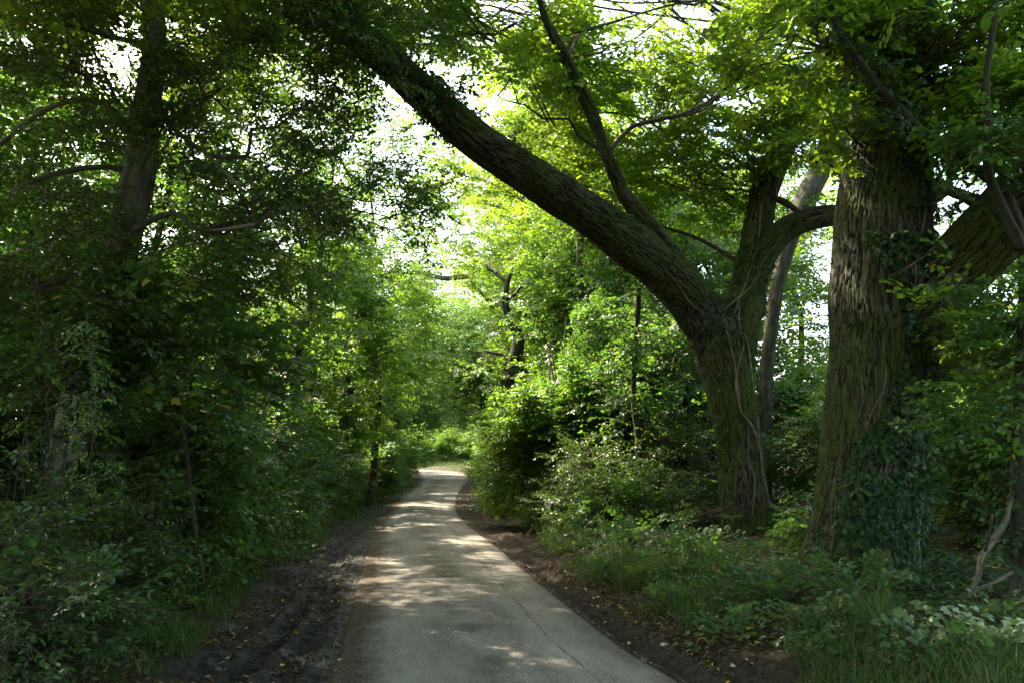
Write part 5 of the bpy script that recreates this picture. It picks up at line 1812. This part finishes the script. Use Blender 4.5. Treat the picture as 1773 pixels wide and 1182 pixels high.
# fallen leaves one can pick out on the mud and the lane, and stones
r_ = np.random.default_rng(61)
LM = {}
for mat in ('yellow', 'cream'):
    for sh in ('oval', 'round'):
        V0, T0 = leafshape(sh)
        V0 = V0 - [.5, 0, 0]
        V0[:, 2] = V0[:, 2] * 2.2 + .02
        LM[mat, sh] = newmesh('fallen_leaf', V0, T0, [M[mat]], None, np.full(len(V0), .4))
tops = {-1: verge_top(VL), 1: verge_top(VR)}
LAB = {('yellow', -1): 'small yellow leaf fallen on the dark mud left of the lane', ('cream', -1): 'small pale curled leaf fallen on the dark mud left of the lane',
       ('yellow', 1): 'small yellow leaf fallen on the brown mud right of the lane', ('cream', 1): 'small pale dry leaf fallen on the brown mud right of the lane'}
for sg, cnt in ((-1, 74), (1, 78)):
    for k in range(cnt):
        s = 5.2 + 8.5 * r_.uniform() ** 1.5
        o_ = r_.uniform(.08, 1.2) if sg < 0 else r_.uniform(.15, 1.15)
        xy = off(s, o_, sg)
        mat = 'yellow' if r_.uniform() < (.42 if sg < 0 else .2) else 'cream'
        sh = 'oval' if r_.uniform() < .7 else 'round'
        o = link('fallen_leaf', LM[mat, sh])
        z = max(tops[sg](xy[0], xy[1]), gz(*xy)) + .006
        o.location = (xy[0], xy[1], z)
        o.rotation_euler = (r_.normal(0, .3), r_.normal(0, .3), r_.uniform(0, 6.28))
        q = r_.uniform(.038, .068)
        o.scale = (q, q, q)
        tag(o, LAB[mat, sg], 'leaf', 'fallen leaves on the mud %s of the lane' % lm_[sg])
stone_m = NT('rough_stone')
c_ = stone_m.n('TexCoord').outputs['Object']
f_ = stone_m.noise(c_, 4, 5, .7)
SM = stone_m.done(stone_m.prin(stone_m.ramp(f_, [(.3, (.06, .05, .042)), (.7, (.2, .175, .15))]), .85, .3, stone_m.bump(f_, .8, .05)))
import bmesh


def stone_mesh(seed):
    bm = bmesh.new()
    bmesh.ops.create_icosphere(bm, subdivisions=3, radius=1)
    co = np.array([v.co[:] for v in bm.verts])
    d = 1 + (fbm(co * 1.1 + seed * 5, 3, seed) - .5) * .9
    co = co * d[:, None] * [1, .75, .55]
    for v, c in zip(bm.verts, co):
        v.co = c
    me = bpy.data.meshes.new('stone')
    bm.to_mesh(me)
    bm.free()
    me.materials.append(SM)
    for p in me.polygons:
        p.use_smooth = True
    return me


SMS = [stone_mesh(k) for k in range(3)]
for k in range(46):
    sg = -1 if k % 3 == 0 else 1
    s = 5.3 + 9 * r_.uniform() ** 1.4
    xy = off(s, r_.uniform(.02, .95), sg)
    o = link('stone', SMS[k % 3])
    q = r_.uniform(.012, .042)
    o.location = (xy[0], xy[1], max(tops[sg](xy[0], xy[1]), gz(*xy)) + q * .15)
    o.rotation_euler = (0, 0, r_.uniform(0, 6.28))
    o.scale = (q, q, q)
    tag(o, 'small muddy stone lying in the mud %s of the lane' % lm_[sg], 'stone', 'stones in the mud %s of the lane' % lm_[sg])

print('VERTS', sum(len(o.data.vertices) for o in C.objects if o.type == 'MESH'))
